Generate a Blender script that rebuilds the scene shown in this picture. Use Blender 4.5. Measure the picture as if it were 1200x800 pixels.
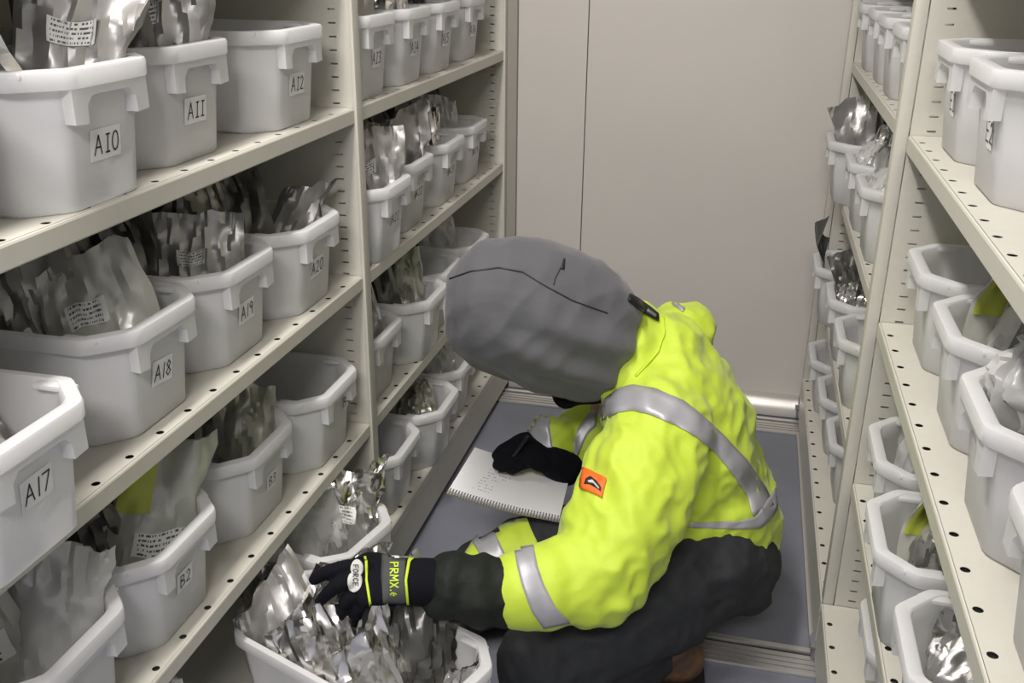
import bpy, bmesh, math, random
from mathutils import Vector, Matrix, noise
from mathutils.bvhtree import BVHTree
random.seed(7)
for o in list(bpy.data.objects): bpy.data.objects.remove(o)
S = bpy.context.scene
COL = S.collection
V = Vector

# ------------------------------------------------------------------ camera
CAM = V((0.62687191, -1.50377461, 1.1895)); FPX = 1144.689
yaw, pit, rol = -0.23369731, -0.38456542, 0.01003806
FW = V((math.sin(yaw)*math.cos(pit), math.cos(yaw)*math.cos(pit), math.sin(pit)))
_r = V((math.cos(yaw), -math.sin(yaw), 0)); _u = _r.cross(FW)
RT = _r*math.cos(rol)+_u*math.sin(rol); UP = _u*math.cos(rol)-_r*math.sin(rol)
cd = bpy.data.cameras.new('camera'); cam = bpy.data.objects.new('camera', cd); COL.objects.link(cam)
m = Matrix((RT, UP, -FW)).transposed().to_4x4(); m.translation = CAM; cam.matrix_world = m
cd.sensor_width = 36; cd.lens = FPX/1200*36; cd.clip_start = 0.02
S.camera = cam
S.view_settings.view_transform = 'Standard'; S.view_settings.look = 'None'
S.view_settings.exposure = -0.06; S.view_settings.gamma = 1; S.view_settings.use_curve_mapping = False
# ------------------------------------------------------------------ light
w = bpy.data.worlds.new('world'); S.world = w; w.use_nodes = True
w.node_tree.nodes['Background'].inputs[0].default_value = (0.82, 0.81, 0.88, 1)
w.node_tree.nodes['Background'].inputs[1].default_value = 0.56
def area(name, loc, target, sx, sy, power, col):
    l = bpy.data.lights.new(name, 'AREA'); l.shape = 'RECTANGLE'; l.size = sx; l.size_y = sy; l.energy = power; l.color = col
    o = bpy.data.objects.new(name, l); COL.objects.link(o); o.location = loc
    o.rotation_euler = (V(target)-V(loc)).to_track_quat('-Z', 'Y').to_euler(); return o
area('ceiling_light', (0.12, -0.75, 2.42), (0.12, -0.75, 0), 0.14, 1.3, 40, (1.0, 0.955, 0.915))
area('rear_fill', (0.55, -2.5, 2.30), (0.5, 0, 0.5), 0.9, 0.3, 37, (1.0, 0.96, 0.935))  # added soft fill behind the camera, not a fixture of the room

def ray(x, y): return (FW*FPX + RT*(x-600) - UP*(y-400))
def at(x, y, D):                      # point of the place seen at that picture spot, D metres ahead
    return CAM + ray(x, y)*(D/FPX)

# ------------------------------------------------------------------ materials
MAT = {}
def mat(name, col, rough=0.5, metal=0.0, **k):
    m = bpy.data.materials.new(name); m.use_nodes = True; nt = m.node_tree
    b = nt.nodes['Principled BSDF']; b.inputs['Base Color'].default_value = (*col, 1)
    b.inputs['Roughness'].default_value = rough; b.inputs['Metallic'].default_value = metal
    for kk, vv in k.get('inp', {}).items(): b.inputs[kk].default_value = vv
    out = nt.nodes['Material Output']
    tc = nt.nodes.new('ShaderNodeTexCoord')
    if 'var' in k:                    # mottled colour: (scale, colour2, amount)
        sc, c2, amt = k['var']
        n = nt.nodes.new('ShaderNodeTexNoise'); n.inputs['Scale'].default_value = sc; n.inputs['Detail'].default_value = 4
        nt.links.new(tc.outputs['Object'], n.inputs['Vector'])
        r = nt.nodes.new('ShaderNodeValToRGB'); r.color_ramp.elements[0].position = 0.4; r.color_ramp.elements[1].position = 0.62
        r.color_ramp.elements[0].color = (*col, 1)
        r.color_ramp.elements[1].color = (*[a*(1-amt)+c*amt for a, c in zip(col, c2)], 1)
        nt.links.new(n.outputs[0], r.inputs[0]); nt.links.new(r.outputs[0], b.inputs['Base Color'])
    if 'bump' in k:                   # list of (scale, strength, distance)
        prev = None
        for sc, st, di in k['bump']:
            n = nt.nodes.new('ShaderNodeTexNoise'); n.inputs['Scale'].default_value = sc; n.inputs['Detail'].default_value = 3
            nt.links.new(tc.outputs['Object'], n.inputs['Vector'])
            bp = nt.nodes.new('ShaderNodeBump'); bp.inputs['Strength'].default_value = st; bp.inputs['Distance'].default_value = di
            nt.links.new(n.outputs[0], bp.inputs['Height'])
            if prev: nt.links.new(prev.outputs[0], bp.inputs['Normal'])
            prev = bp
        nt.links.new(prev.outputs[0], b.inputs['Normal'])
    if 'facet' in k:                  # creased foil
        sc, st, di = k['facet']
        v = nt.nodes.new('ShaderNodeTexVoronoi'); v.inputs['Scale'].default_value = sc; v.feature = 'F1'; v.distance = 'EUCLIDEAN'
        n2 = nt.nodes.new('ShaderNodeTexNoise'); n2.inputs['Scale'].default_value = sc*0.6
        mx = nt.nodes.new('ShaderNodeVectorMath'); mx.operation = 'ADD'
        nt.links.new(tc.outputs['Object'], n2.inputs['Vector'])
        ms = nt.nodes.new('ShaderNodeVectorMath'); ms.operation = 'SCALE'; ms.inputs['Scale'].default_value = 0.06
        nt.links.new(n2.outputs[1], ms.inputs[0]); nt.links.new(tc.outputs['Object'], mx.inputs[0]); nt.links.new(ms.outputs[0], mx.inputs[1])
        nt.links.new(mx.outputs[0], v.inputs['Vector'])
        bp = nt.nodes.new('ShaderNodeBump'); bp.inputs['Strength'].default_value = st; bp.inputs['Distance'].default_value = di
        nt.links.new(v.outputs['Distance'], bp.inputs['Height']); nt.links.new(bp.outputs[0], b.inputs['Normal'])
    last = b
    if 'trans' in k:                  # translucent sheet: (translucent share, transparent share)
        t, tr = k['trans']
        tb = nt.nodes.new('ShaderNodeBsdfTranslucent'); tb.inputs[0].default_value = (*col, 1)
        a = nt.nodes.new('ShaderNodeMixShader'); a.inputs[0].default_value = t
        nt.links.new(last.outputs[0], a.inputs[1]); nt.links.new(tb.outputs[0], a.inputs[2]); last = a
        if tr > 0:
            tp = nt.nodes.new('ShaderNodeBsdfTransparent'); c = nt.nodes.new('ShaderNodeMixShader'); c.inputs[0].default_value = tr
            nt.links.new(last.outputs[0], c.inputs[1]); nt.links.new(tp.outputs[0], c.inputs[2]); last = c
        nt.links.new(last.outputs[0], out.inputs[0])
    MAT[name] = m; return m
mat('rack_paint', (0.575, 0.560, 0.495), 0.42, var=(60, (0.55, 0.535, 0.47), .5), bump=[(400, .03, .001)])
mat('hole_shade', (0.05, 0.05, 0.045), 0.8)  # near-black colour standing in for the shade inside the shelf holes
mat('wall_panel', (0.57, 0.54, 0.505), 0.5, var=(3, (0.54, 0.515, 0.485), .6), bump=[(180, .03, .001)])
mat('seam', (0.13, 0.12, 0.115), 0.7)
mat('jamb', (0.30, 0.285, 0.25), 0.6)
mat('floor_vinyl', (0.185, 0.195, 0.235), 0.5, var=(7, (0.16, 0.168, 0.20), .9), bump=[(500, .06, .001)])
mat('aluminium', (0.62, 0.60, 0.57), 0.38, 0.7, bump=[(90, .05, .001)])
mat('rubber_dark', (0.03, 0.03, 0.035), 0.7)
mat('bracket_grey', (0.17, 0.17, 0.19), 0.5)
mat('tub_plastic', (0.92, 0.92, 0.925), 0.34, inp={'Specular IOR Level': 0.35}, trans=(0.42, 0.09), bump=[(14, .06, .004), (240, .04, .001)])
mat('paper', (0.80, 0.80, 0.80), 0.7)
mat('notepaper', (0.78, 0.78, 0.79), 0.75)
mat('ink', (0.02, 0.02, 0.025), 0.6)
mat('ink_grey', (0.30, 0.31, 0.34), 0.7)
mat('blue_dot', (0.02, 0.10, 0.62), 0.5)
mat('foil', (0.78, 0.77, 0.75), 0.24, 1.0, facet=(15, .35, .008))
mat('foil_grey', (0.50, 0.49, 0.47), 0.42, 0.65, facet=(10, .3, .010), var=(7, (0.24, 0.235, 0.22), .6))
mat('foil_dark', (0.13, 0.128, 0.12), 0.34, 0.6, facet=(14, .35, .008), var=(9, (0.26, 0.26, 0.23), .7))  # darkness of the reflected room put into the foil colour
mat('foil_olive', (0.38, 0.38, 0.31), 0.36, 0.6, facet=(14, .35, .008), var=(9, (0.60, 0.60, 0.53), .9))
mat('clear_bag', (0.72, 0.72, 0.70), 0.22, 0.15, trans=(0.25, 0.12), facet=(16, .45, .008))
mat('tint_bag', (0.60, 0.61, 0.53), 0.30, 0.2, trans=(0.2, 0.08), facet=(16, .4, .008), var=(9, (0.66, 0.66, 0.61), .9))
mat('lime_print', (0.44, 0.50, 0.07), 0.45)
mat('black_print', (0.025, 0.025, 0.03), 0.45)
HV = (0.54, 0.70, 0.05)
mat('hi_vis', HV, 0.62, bump=[(26, .22, .008), (900, .12, .001)], inp={'Sheen Weight': 0.15})
mat('silver_tape', (0.43, 0.43, 0.46), 0.42, 0.25, bump=[(60, .12, .003), (1400, .05, .001)])
mat('hood_cloth', (0.088, 0.089, 0.098), 0.78, bump=[(20, .25, .008), (1100, .22, .001)], inp={'Sheen Weight': 0.25})
mat('dark_green_cloth', (0.011, 0.014, 0.011), 0.72, inp={'Specular IOR Level': 0.3}, bump=[(30, .25, .008), (900, .2, .001)])
mat('trouser_cloth', (0.020, 0.022, 0.026), 0.78, bump=[(24, .3, .01), (900, .2, .001)])
mat('knit_black', (0.007, 0.007, 0.011), 0.92, inp={'Specular IOR Level': 0.15}, bump=[(700, .5, .002)])
mat('cuff_grey', (0.065, 0.07, 0.068), 0.8, bump=[(600, .3, .001)])
mat('lime_trim', (0.55, 0.72, 0.03), 0.6)
mat('logo_white', (0.62, 0.63, 0.60), 0.6)
mat('badge_orange', (0.90, 0.16, 0.02), 0.6)
mat('strap_black', (0.012, 0.012, 0.014), 0.5)
mat('skin', (0.52, 0.31, 0.22), 0.5)
mat('eye_white', (0.75, 0.75, 0.75), 0.3)
mat('hair', (0.05, 0.03, 0.02), 0.7)
mat('boot_leather', (0.17, 0.085, 0.035), 0.5, bump=[(40, .3, .003)], var=(25, (0.05, 0.03, 0.02), .9))
mat('cardboard', (0.34, 0.31, 0.26), 0.8)
mat('boot_sole', (0.012, 0.012, 0.012), 0.7)
mat('lamp_diffuser', (0.85, 0.85, 0.85), 0.5)
# small print: rows of tiny dashes standing for text too small to read
def print_mat():
    m = bpy.data.materials.new('label_print'); m.use_nodes = True; nt = m.node_tree; b = nt.nodes['Principled BSDF']
    tc = nt.nodes.new('ShaderNodeTexCoord'); mp = nt.nodes.new('ShaderNodeMapping'); mp.inputs['Scale'].default_value = (1, 1, 1)
    nt.links.new(tc.outputs['UV'], mp.inputs[0])
    sp = nt.nodes.new('ShaderNodeSeparateXYZ'); nt.links.new(mp.outputs[0], sp.inputs[0])
    def mth(op, a, bb=None, c=None):
        n = nt.nodes.new('ShaderNodeMath'); n.operation = op
        for i, q in enumerate((a, bb, c)):
            if q is None: continue
            if isinstance(q, (int, float)): n.inputs[i].default_value = q
            else: nt.links.new(q, n.inputs[i])
        return n.outputs[0]
    rows = mth('FRACT', mth('MULTIPLY', sp.outputs[1], 5.0))
    rowi = mth('FLOOR', mth('MULTIPLY', sp.outputs[1], 5.0))
    inrow = mth('MULTIPLY', mth('GREATER_THAN', rows, 0.3), mth('LESS_THAN', rows, 0.75))
    cb = nt.nodes.new('ShaderNodeCombineXYZ'); nt.links.new(mth('FLOOR', mth('MULTIPLY', sp.outputs[0], 56.0)), cb.inputs[0]); nt.links.new(rowi, cb.inputs[1])
    wn = nt.nodes.new('ShaderNodeTexWhiteNoise'); wn.noise_dimensions = '3D'; nt.links.new(cb.outputs[0], wn.inputs[0])
    on = mth('MULTIPLY', inrow, mth('GREATER_THAN', wn.outputs[0], 0.42))
    edge = mth('MULTIPLY', mth('GREATER_THAN', sp.outputs[0], 0.07), mth('LESS_THAN', sp.outputs[0], 0.88))
    on = mth('MULTIPLY', on, edge)
    mx = nt.nodes.new('ShaderNodeMix'); mx.data_type = 'RGBA'; mx.inputs[6].default_value = (0.74, 0.74, 0.71, 1); mx.inputs[7].default_value = (0.09, 0.09, 0.09, 1)
    nt.links.new(on, mx.inputs[0]); nt.links.new(mx.outputs[2], b.inputs['Base Color']); b.inputs['Roughness'].default_value = 0.6
    MAT['label_print'] = m
print_mat()

# ------------------------------------------------------------------ helpers
def mesh_obj(name, me, parent=None, loc=None):
    o = bpy.data.objects.new(name, me); COL.objects.link(o)
    if parent: o.parent = parent
    if loc is not None: o.location = loc
    return o
def obj(name, bm, mats, parent=None, smooth=False, loc=None, weld=False):
    if weld: bmesh.ops.remove_doubles(bm, verts=bm.verts, dist=1e-5)
    bmesh.ops.recalc_face_normals(bm, faces=bm.faces)
    me = bpy.data.meshes.new(name); bm.to_mesh(me); bm.free()
    if not isinstance(mats, (list, tuple)): mats = [mats]
    for mm in mats: me.materials.append(MAT[mm])
    if smooth:
        for p in me.polygons: p.use_smooth = True
        if smooth == 'auto': me.set_sharp_from_angle(angle=math.radians(38))
    return mesh_obj(name, me, parent, loc)
def tag(o, label=None, cat=None, group=None, kind=None):
    if label: o['label'] = label
    if cat: o['category'] = cat
    if group: o['group'] = group
    if kind: o['kind'] = kind
    return o
def empty(name, loc, rz=0):
    o = bpy.data.objects.new(name, None); COL.objects.link(o); o.location = loc; o.rotation_euler = (0, 0, rz); o.empty_display_size = .05
    return o
def box(bm, x0, x1, y0, y1, z0, z1, mi=0, bev=0):
    vs = [bm.verts.new((x, y, z)) for x in (x0, x1) for y in (y0, y1) for z in (z0, z1)]
    fs = [bm.faces.new([vs[i] for i in q]) for q in ((0, 1, 3, 2), (4, 6, 7, 5), (0, 4, 5, 1), (2, 3, 7, 6), (0, 2, 6, 4), (1, 5, 7, 3))]
    for f_ in fs: f_.material_index = mi
    if bev:
        es = list({e for f_ in fs for e in f_.edges})
        bmesh.ops.bevel(bm, geom=es, offset=bev, segments=2, affect='EDGES', profile=.6)
    return fs
def tube(bm, pts, rad, n=16, mi=0, side=None, cap=True):
    """tapered limb; rad: r or (a along side, b)"""
    pts = [V(p) for p in pts]; rings = []
    N = len(pts)
    def fr(i):
        t = (pts[min(i+1, N-1)]-pts[max(i-1, 0)]).normalized()
        s = V(side) if side is not None else (V((0, 0, 1)) if abs(t.z) < .9 else V((1, 0, 0)))
        s = (s - t*s.dot(t)).normalized(); return t, s, t.cross(s)
    def ring(c, s, b, ra, rb): return [bm.verts.new(c + s*(ra*math.cos(2*math.pi*k/n)) + b*(rb*math.sin(2*math.pi*k/n))) for k in range(n)]
    R = [(r_ if isinstance(r_, (tuple, list)) else (r_, r_)) for r_ in rad]
    if cap:
        t, s, b = fr(0)
        for a in (1.3, .9, .45):
            rings.append(ring(pts[0]-t*(min(R[0])*math.sin(a)), s, b, R[0][0]*math.cos(a), R[0][1]*math.cos(a)))
    for i in range(N):
        t, s, b = fr(i); rings.append(ring(pts[i], s, b, *R[i]))
    if cap:
        t, s, b = fr(N-1)
        for a in (.45, .9, 1.3):
            rings.append(ring(pts[-1]+t*(min(R[-1])*math.sin(a)), s, b, R[-1][0]*math.cos(a), R[-1][1]*math.cos(a)))
    for A, B in zip(rings, rings[1:]):
        for k in range(n): bm.faces.new((A[k], A[(k+1) % n], B[(k+1) % n], B[k])).material_index = mi
    bm.faces.new(rings[0][::-1]).material_index = mi; bm.faces.new(rings[-1]).material_index = mi
def dense(pts, rad, k=5):
    """Catmull-Rom subdivision of a limb path and its radii"""
    P = [V(p) for p in pts]; R = [(r_ if isinstance(r_, (tuple, list)) else (r_, r_)) for r_ in rad]; oP, oR = [], []
    for i in range(len(P)-1):
        a, b, c, d = P[max(i-1, 0)], P[i], P[i+1], P[min(i+2, len(P)-1)]
        for j in range(k):
            t = j/k
            oP.append(.5*((2*b)+(c-a)*t+(2*a-5*b+4*c-d)*t*t+(3*b-a-3*c+d)*t**3))
            s = t*t*(3-2*t); oR.append((R[i][0]*(1-s)+R[i+1][0]*s, R[i][1]*(1-s)+R[i+1][1]*s))
    oP.append(P[-1]); oR.append(R[-1]); return oP, oR
def limb(bm, pts, rad, n=18, side=None, k=5):
    p, r_ = dense(pts, rad, k); tube(bm, p, r_, n, side=side)
def blob(bm, c, sx, sy, sz, rot=None, seg=20):
    r_ = bmesh.ops.create_uvsphere(bm, u_segments=seg, v_segments=seg*2//3, radius=1)
    M = Matrix.Translation(V(c)) @ ((rot.to_4x4() if rot else Matrix.Identity(4)) @ Matrix.Diagonal((sx, sy, sz, 1)))
    bmesh.ops.transform(bm, matrix=M, verts=r_['verts'])
def fuse(name, bm, matn, voxel, smooth_it=4, parent=None, disp=None):
    bmesh.ops.recalc_face_normals(bm, faces=bm.faces)
    me = bpy.data.meshes.new(name+'_src'); bm.to_mesh(me); bm.free()
    t = bpy.data.objects.new('tmp', me); COL.objects.link(t)
    md = t.modifiers.new('r', 'REMESH'); md.mode = 'VOXEL'; md.voxel_size = voxel
    sm = t.modifiers.new('s', 'SMOOTH'); sm.factor = .5; sm.iterations = smooth_it
    dg = bpy.context.evaluated_depsgraph_get(); res = bpy.data.meshes.new_from_object(t.evaluated_get(dg))
    bpy.data.objects.remove(t); bpy.data.meshes.remove(me)
    res.name = name; res.materials.clear(); res.materials.append(MAT[matn])
    if disp:
        nr = [v.normal.copy() for v in res.vertices]
        for v, nn in zip(res.vertices, nr): v.co += nn*disp(v.co, nn)
    for p in res.polygons: p.use_smooth = True
    return mesh_obj(name, res, parent)
def bvh_of(*objs):
    vs, fs = [], []
    for o in objs:
        b = len(vs); vs += [o.matrix_world @ v.co for v in o.data.vertices]; fs += [[b+i for i in p.vertices] for p in o.data.polygons]
    return BVHTree.FromPolygons(vs, fs)
def patch(name, bvh, edgeA, edgeB, matn, parent, off=.0015, nx=24, ny=4, thick=.001):
    """cloth strip sewn on a garment: the surface area between two traced seam lines"""
    def samp(L, t):
        d = [0]
        for a, b in zip(L, L[1:]): d.append(d[-1]+math.hypot(b[0]-a[0], b[1]-a[1]))
        s = t*d[-1]
        for i in range(len(L)-1):
            if s <= d[i+1] or i == len(L)-2:
                q = (s-d[i])/max(1e-6, d[i+1]-d[i]); return (L[i][0]+(L[i+1][0]-L[i][0])*q, L[i][1]+(L[i+1][1]-L[i][1])*q)
    bm = bmesh.new(); grid = []; uvl = bm.loops.layers.uv.new()
    for i in range(nx+1):
        row = []
        a, b = samp(edgeA, i/nx), samp(edgeB, i/nx)
        for j in range(ny+1):
            x, y = a[0]+(b[0]-a[0])*j/ny, a[1]+(b[1]-a[1])*j/ny
            h = bvh.ray_cast(CAM, ray(x, y).normalized())
            row.append(bm.verts.new(h[0]+h[1]*off) if h[0] is not None else None)
        grid.append(row)
    for i in range(nx):
        for j in range(ny):
            q = (grid[i][j], grid[i+1][j], grid[i+1][j+1], grid[i][j+1])
            if all(q) and max((q[0].co-q[2].co).length, (q[1].co-q[3].co).length) < .08:
                f_ = bm.faces.new(q); f_.smooth = True
                for l, uv in zip(f_.loops, ((i, j), (i+1, j), (i+1, j+1), (i, j+1))): l[uvl].uv = (uv[0]/nx, uv[1]/ny)
    bmesh.ops.delete(bm, geom=[v for v in bm.verts if not v.link_faces], context='VERTS')
    o = obj(name, bm, matn, parent, smooth=True)
    md = o.modifiers.new('t', 'SOLIDIFY'); md.thickness = thick; md.offset = 0
    return o

# stroke lettering -----------------------------------------------------------
STROKES = {
 'A': [[(0, 0), (.32, 1), (.62, 0)], [(.1, .38), (.52, .38)]],
 'B': [[(.05, 0), (.05, 1), (.45, .95), (.5, .72), (.1, .53), (.55, .42), (.58, .1), (.05, 0)]],
 'C': [[(.6, .85), (.35, 1), (.08, .75), (.05, .3), (.3, 0), (.6, .15)]],
 'E': [[(.6, 1), (.05, 1), (.05, 0), (.6, 0)], [(.05, .52), (.5, .52)]],
 'F': [[(.6, 1), (.05, 1), (.05, 0)], [(.05, .52), (.5, .52)]],
 'M': [[(.0, 0), (.05, 1), (.35, .35), (.65, 1), (.7, 0)]],
 'O': [[(.3, 1), (.12, .9), (.03, .65), (.03, .35), (.12, .1), (.3, 0), (.48, .1), (.57, .35), (.57, .65), (.48, .9), (.3, 1)]],
 'P': [[(.05, 0), (.05, 1), (.5, .95), (.55, .6), (.05, .48)]],
 'R': [[(.05, 0), (.05, 1), (.5, .95), (.55, .6), (.05, .5), (.6, 0)]],
 'X': [[(0, 0), (.6, 1)], [(0, 1), (.6, 0)]],
 '0': [[(.3, 1), (.14, .92), (.05, .7), (.03, .45), (.08, .18), (.18, .03), (.3, 0), (.44, .08), (.52, .28), (.54, .55), (.5, .8), (.42, .95), (.3, 1)]],
 '1': [[(.15, .95), (.45, .95)], [(.3, .95), (.28, 0)], [(.12, 0), (.45, 0)]],
 '2': [[(.05, .8), (.3, 1), (.52, .75), (.4, .45), (.05, .05), (.55, 0)]],
 '3': [[(.05, .9), (.35, 1), (.5, .78), (.2, .55), (.52, .35), (.4, .05), (.03, .05)]],
 '4': [[(.4, 0), (.4, 1), (.03, .35), (.58, .35)]],
 '5': [[(.52, 1), (.12, 1), (.1, .58), (.4, .6), (.53, .3), (.35, .02), (.05, .08)]],
 '6': [[(.5, .95), (.15, .65), (.05, .25), (.28, 0), (.52, .2), (.42, .48), (.08, .35)]],
 '7': [[(.03, 1), (.55, 1), (.2, 0)]],
 '8': [[(.3, .53), (.08, .75), (.3, 1), (.5, .77), (.3, .53), (.05, .25), (.28, 0), (.55, .25), (.3, .53)]],
 '9': [[(.5, .7), (.25, .5), (.06, .75), (.28, 1), (.5, .8), (.42, 0)]],
 '.': [[(.1, 0), (.1, .1)]], 'I': [[(.16, 1), (.12, 0)]],
}
def lettering(txt, h, stroke, slant=0.0, gap=.22):
    """2-D stroke quads (list of 4-point polygons) of the text, centred"""
    polys = []; x = 0
    for c in txt:
        wd = 0
        for st in STROKES.get(c, []):
            for a, b in zip(st, st[1:]):
                A, B = V((x+a[0]*h+a[1]*h*slant, a[1]*h)), V((x+b[0]*h+b[1]*h*slant, b[1]*h)); d = (B-A)
                if d.length < 1e-7: continue
                d = d.normalized(); nn = V((-d.y, d.x))*stroke/2; A -= d*stroke*.4; B += d*stroke*.4
                polys.append([A+nn, A-nn, B-nn, B+nn])
            wd = max(wd, max(p[0] for p in st))
        x += (wd+gap)*h
    x -= gap*h
    return [[p-V((x/2, h/2)) for p in q] for q in polys]

# ------------------------------------------------------------------ the room
W = 0.850645; ZS = [1.229, 0.94245, 0.65575, 0.37027, 0.12505]
TH = 0.0252
bm = bmesh.new(); box(bm, -.9, 1.8, -3.2, 1.25, -.1, 0)
tag(obj('floor', bm, 'floor_vinyl'), kind='structure')
bm = bmesh.new(); box(bm, -.9, .2085, 1.045, 1.14, 0, 2.6); box(bm, .2115, 1.8, 1.045, 1.14, 0, 2.6); box(bm, .2084, .2116, 1.052, 1.13, 0, 2.6, 1)
tag(obj('wall_back', bm, ['wall_panel', 'seam']), kind='structure')
bm = bmesh.new(); box(bm, -.9, 1.8, -3.2, 1.25, 2.6, 2.7)
tag(obj('ceiling', bm, 'wall_panel'), kind='structure')
bm = bmesh.new(); box(bm, -.012, .030, 1.028, 1.045, 0, 2.6, bev=.003)
tag(obj('trim_1', bm, 'jamb'), kind='structure')
# skirting: cove on the wall behind the far rail
bm = bmesh.new()
prof = [(1.045, .055), (1.030, .052), (1.018, .040), (1.010, .022), (1.006, .003), (1.045, .003)]
L = [bm.verts.new((.02, y, z)) for y, z in prof]; R_ = [bm.verts.new((.83, y, z)) for y, z in prof]
for i in range(6): bm.faces.new((L[i], L[(i+1) % 6], R_[(i+1) % 6], R_[i]))
bm.faces.new(L); bm.faces.new(R_[::-1])
tag(obj('baseboard_back', bm, 'aluminium', smooth='auto'), kind='structure')
def rail(n, ya, yb):
    bm = bmesh.new(); x0, x1 = -.5, 1.4
    box(bm, x0, x1, ya, yb-.022, .0005, .006, bev=.001)
    for k in range(1, 4):
        yy = ya+(yb-.022-ya)*k/4; box(bm, x0, x1, yy-.0012, yy+.0012, .006, .0066, 2)
    box(bm, x0, x1, yb-.022, yb-.012, .0005, .0020, 1)
    box(bm, x0, x1, yb-.012, yb, .0005, .007, bev=.001)
    tag(obj('floor_rail', bm, ['aluminium', 'rubber_dark', 'bracket_grey']),
        ['aluminium guide rail crossing the floor beside the boot heel', 'aluminium guide rail along the foot of the back wall'][n], 'rail', 'aluminium guide rails in the floor')
rail(0, -.045, .030); rail(1, .905, .985)

# ------------------------------------------------------------------ racks
def holed_shelf(y0, y1, zt, depth, x_front, s, holes_y, hole_x, bm):
    """folded steel shelf: sheet, box channel under the front edge, real punched holes. s=+1 front faces +x"""
    hr = .0048
    def P(d, y, z): return (x_front - s*d, y, z)
    cw = .034                                        # channel depth
    # top strip with holes over the channel
    cells = []; hs = sorted(holes_y)
    yy = y0
    n = 12
    d0, d1 = hole_x-.009, hole_x+.009
    def quad(a, b, c, d_): bm.faces.new([bm.verts.new(p) for p in (a, b, c, d_)])
    quad(P(.003, y0, zt), P(.003, y1, zt), P(d0, y1, zt), P(d0, y0, zt))
    quad(P(d1, y0, zt), P(d1, y1, zt), P(depth, y1, zt), P(depth, y0, zt))
    for h in hs:
        if h-.009 < yy or h+.009 > y1: continue
        quad(P(d0, yy, zt), P(d0, h-.009, zt), P(d1, h-.009, zt), P(d1, yy, zt))
        ci = [bm.verts.new(P(hole_x+hr*math.cos(2*math.pi*k/n), h+hr*math.sin(2*math.pi*k/n), zt)) for k in range(n)]
        cl = [bm.verts.new(P(hole_x+hr*math.cos(2*math.pi*k/n), h+hr*math.sin(2*math.pi*k/n), zt-.0006)) for k in range(n)]
        sq = []
        for k in range(n):
            a = 2*math.pi*k/n; c, s_ = math.cos(a), math.sin(a); q = .009/max(abs(c), abs(s_)); sq.append(bm.verts.new(P(hole_x+q*c, h+q*s_, zt)))
        for k in range(n):
            k2 = (k+1) % n; bm.faces.new((ci[k], sq[k], sq[k2], ci[k2])); bm.faces.new((ci[k], ci[k2], cl[k2], cl[k]))
        for k in (1, 4, 7, 10):                      # square corners
            a0, a1 = sq[k], sq[k+1]
            cx = .009 if k in (1, 10) else -.009; cy = .009 if k in (1, 4) else -.009
            c_ = bm.verts.new(P(hole_x+cx, h+cy, zt)); bm.faces.new((a0, c_, a1))
        yy = h+.009
    quad(P(d0, yy, zt), P(d0, y1, zt), P(d1, y1, zt), P(d1, yy, zt))
    # front lip with rounded arris, closed channel, underside
    pr = [(.003, 0), (.0009, -.0009), (0, -.003), (0, -TH+.002), (.002, -TH), (cw, -TH), (cw, -.0016), (depth, -.0016), (depth, 0)]
    for (a, za), (b, zb) in zip(pr, pr[1:]): quad(P(a, y0, zt+za), P(a, y1, zt+za), P(b, y1, zt+zb), P(b, y0, zt+zb))
    for y in (y0, y1):
        bm.faces.new([bm.verts.new(P(a, y, zt+z_)) for a, z_ in pr[:7]+[(.003, -.0016)]])
def slotted_panel(bm, yc, t, xa, xb, s, z0, z1, x_front, phase):
    """upright side panel, a hollow folded sheet with a column of punched slots near the front"""
    def quad(y, xs, zs): bm.faces.new([bm.verts.new((x, y, z)) for x, z in ((xs[0], zs[0]), (xs[1], zs[0]), (xs[1], zs[1]), (xs[0], zs[1]))])
    for y in (yc-t/2, yc+t/2):
        a, b = x_front-s*.022, x_front-s*.034        # slot column
        quad(y, (x_front, a), (z0, z1)); quad(y, (b, x_front-s*(abs(xb-xa))), (z0, z1))
        z = z0; k = math.ceil((z0+.01-phase)/.0208)
        while True:
            zz = phase+k*.0208; k += 1
            if zz > z1-.01: break
            quad(y, (a, b), (z, zz-.0014)); z = zz+.0014
            for c0, c1 in ((a, a-s*.002), (b+s*.002, b)): pass
        quad(y, (a, b), (z, z1))
    D = abs(xb-xa)
    for x in (x_front, x_front-s*D): bm.faces.new([bm.verts.new(p) for p in ((x, yc-t/2, z0), (x, yc+t/2, z0), (x, yc+t/2, z1), (x, yc-t/2, z1))])
    for z in (z0, z1): bm.faces.new([bm.verts.new(p) for p in ((x_front, yc-t/2, z), (x_front, yc+t/2, z), (x_front-s*D, yc+t/2, z), (x_front-s*D, yc-t/2, z))])
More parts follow.
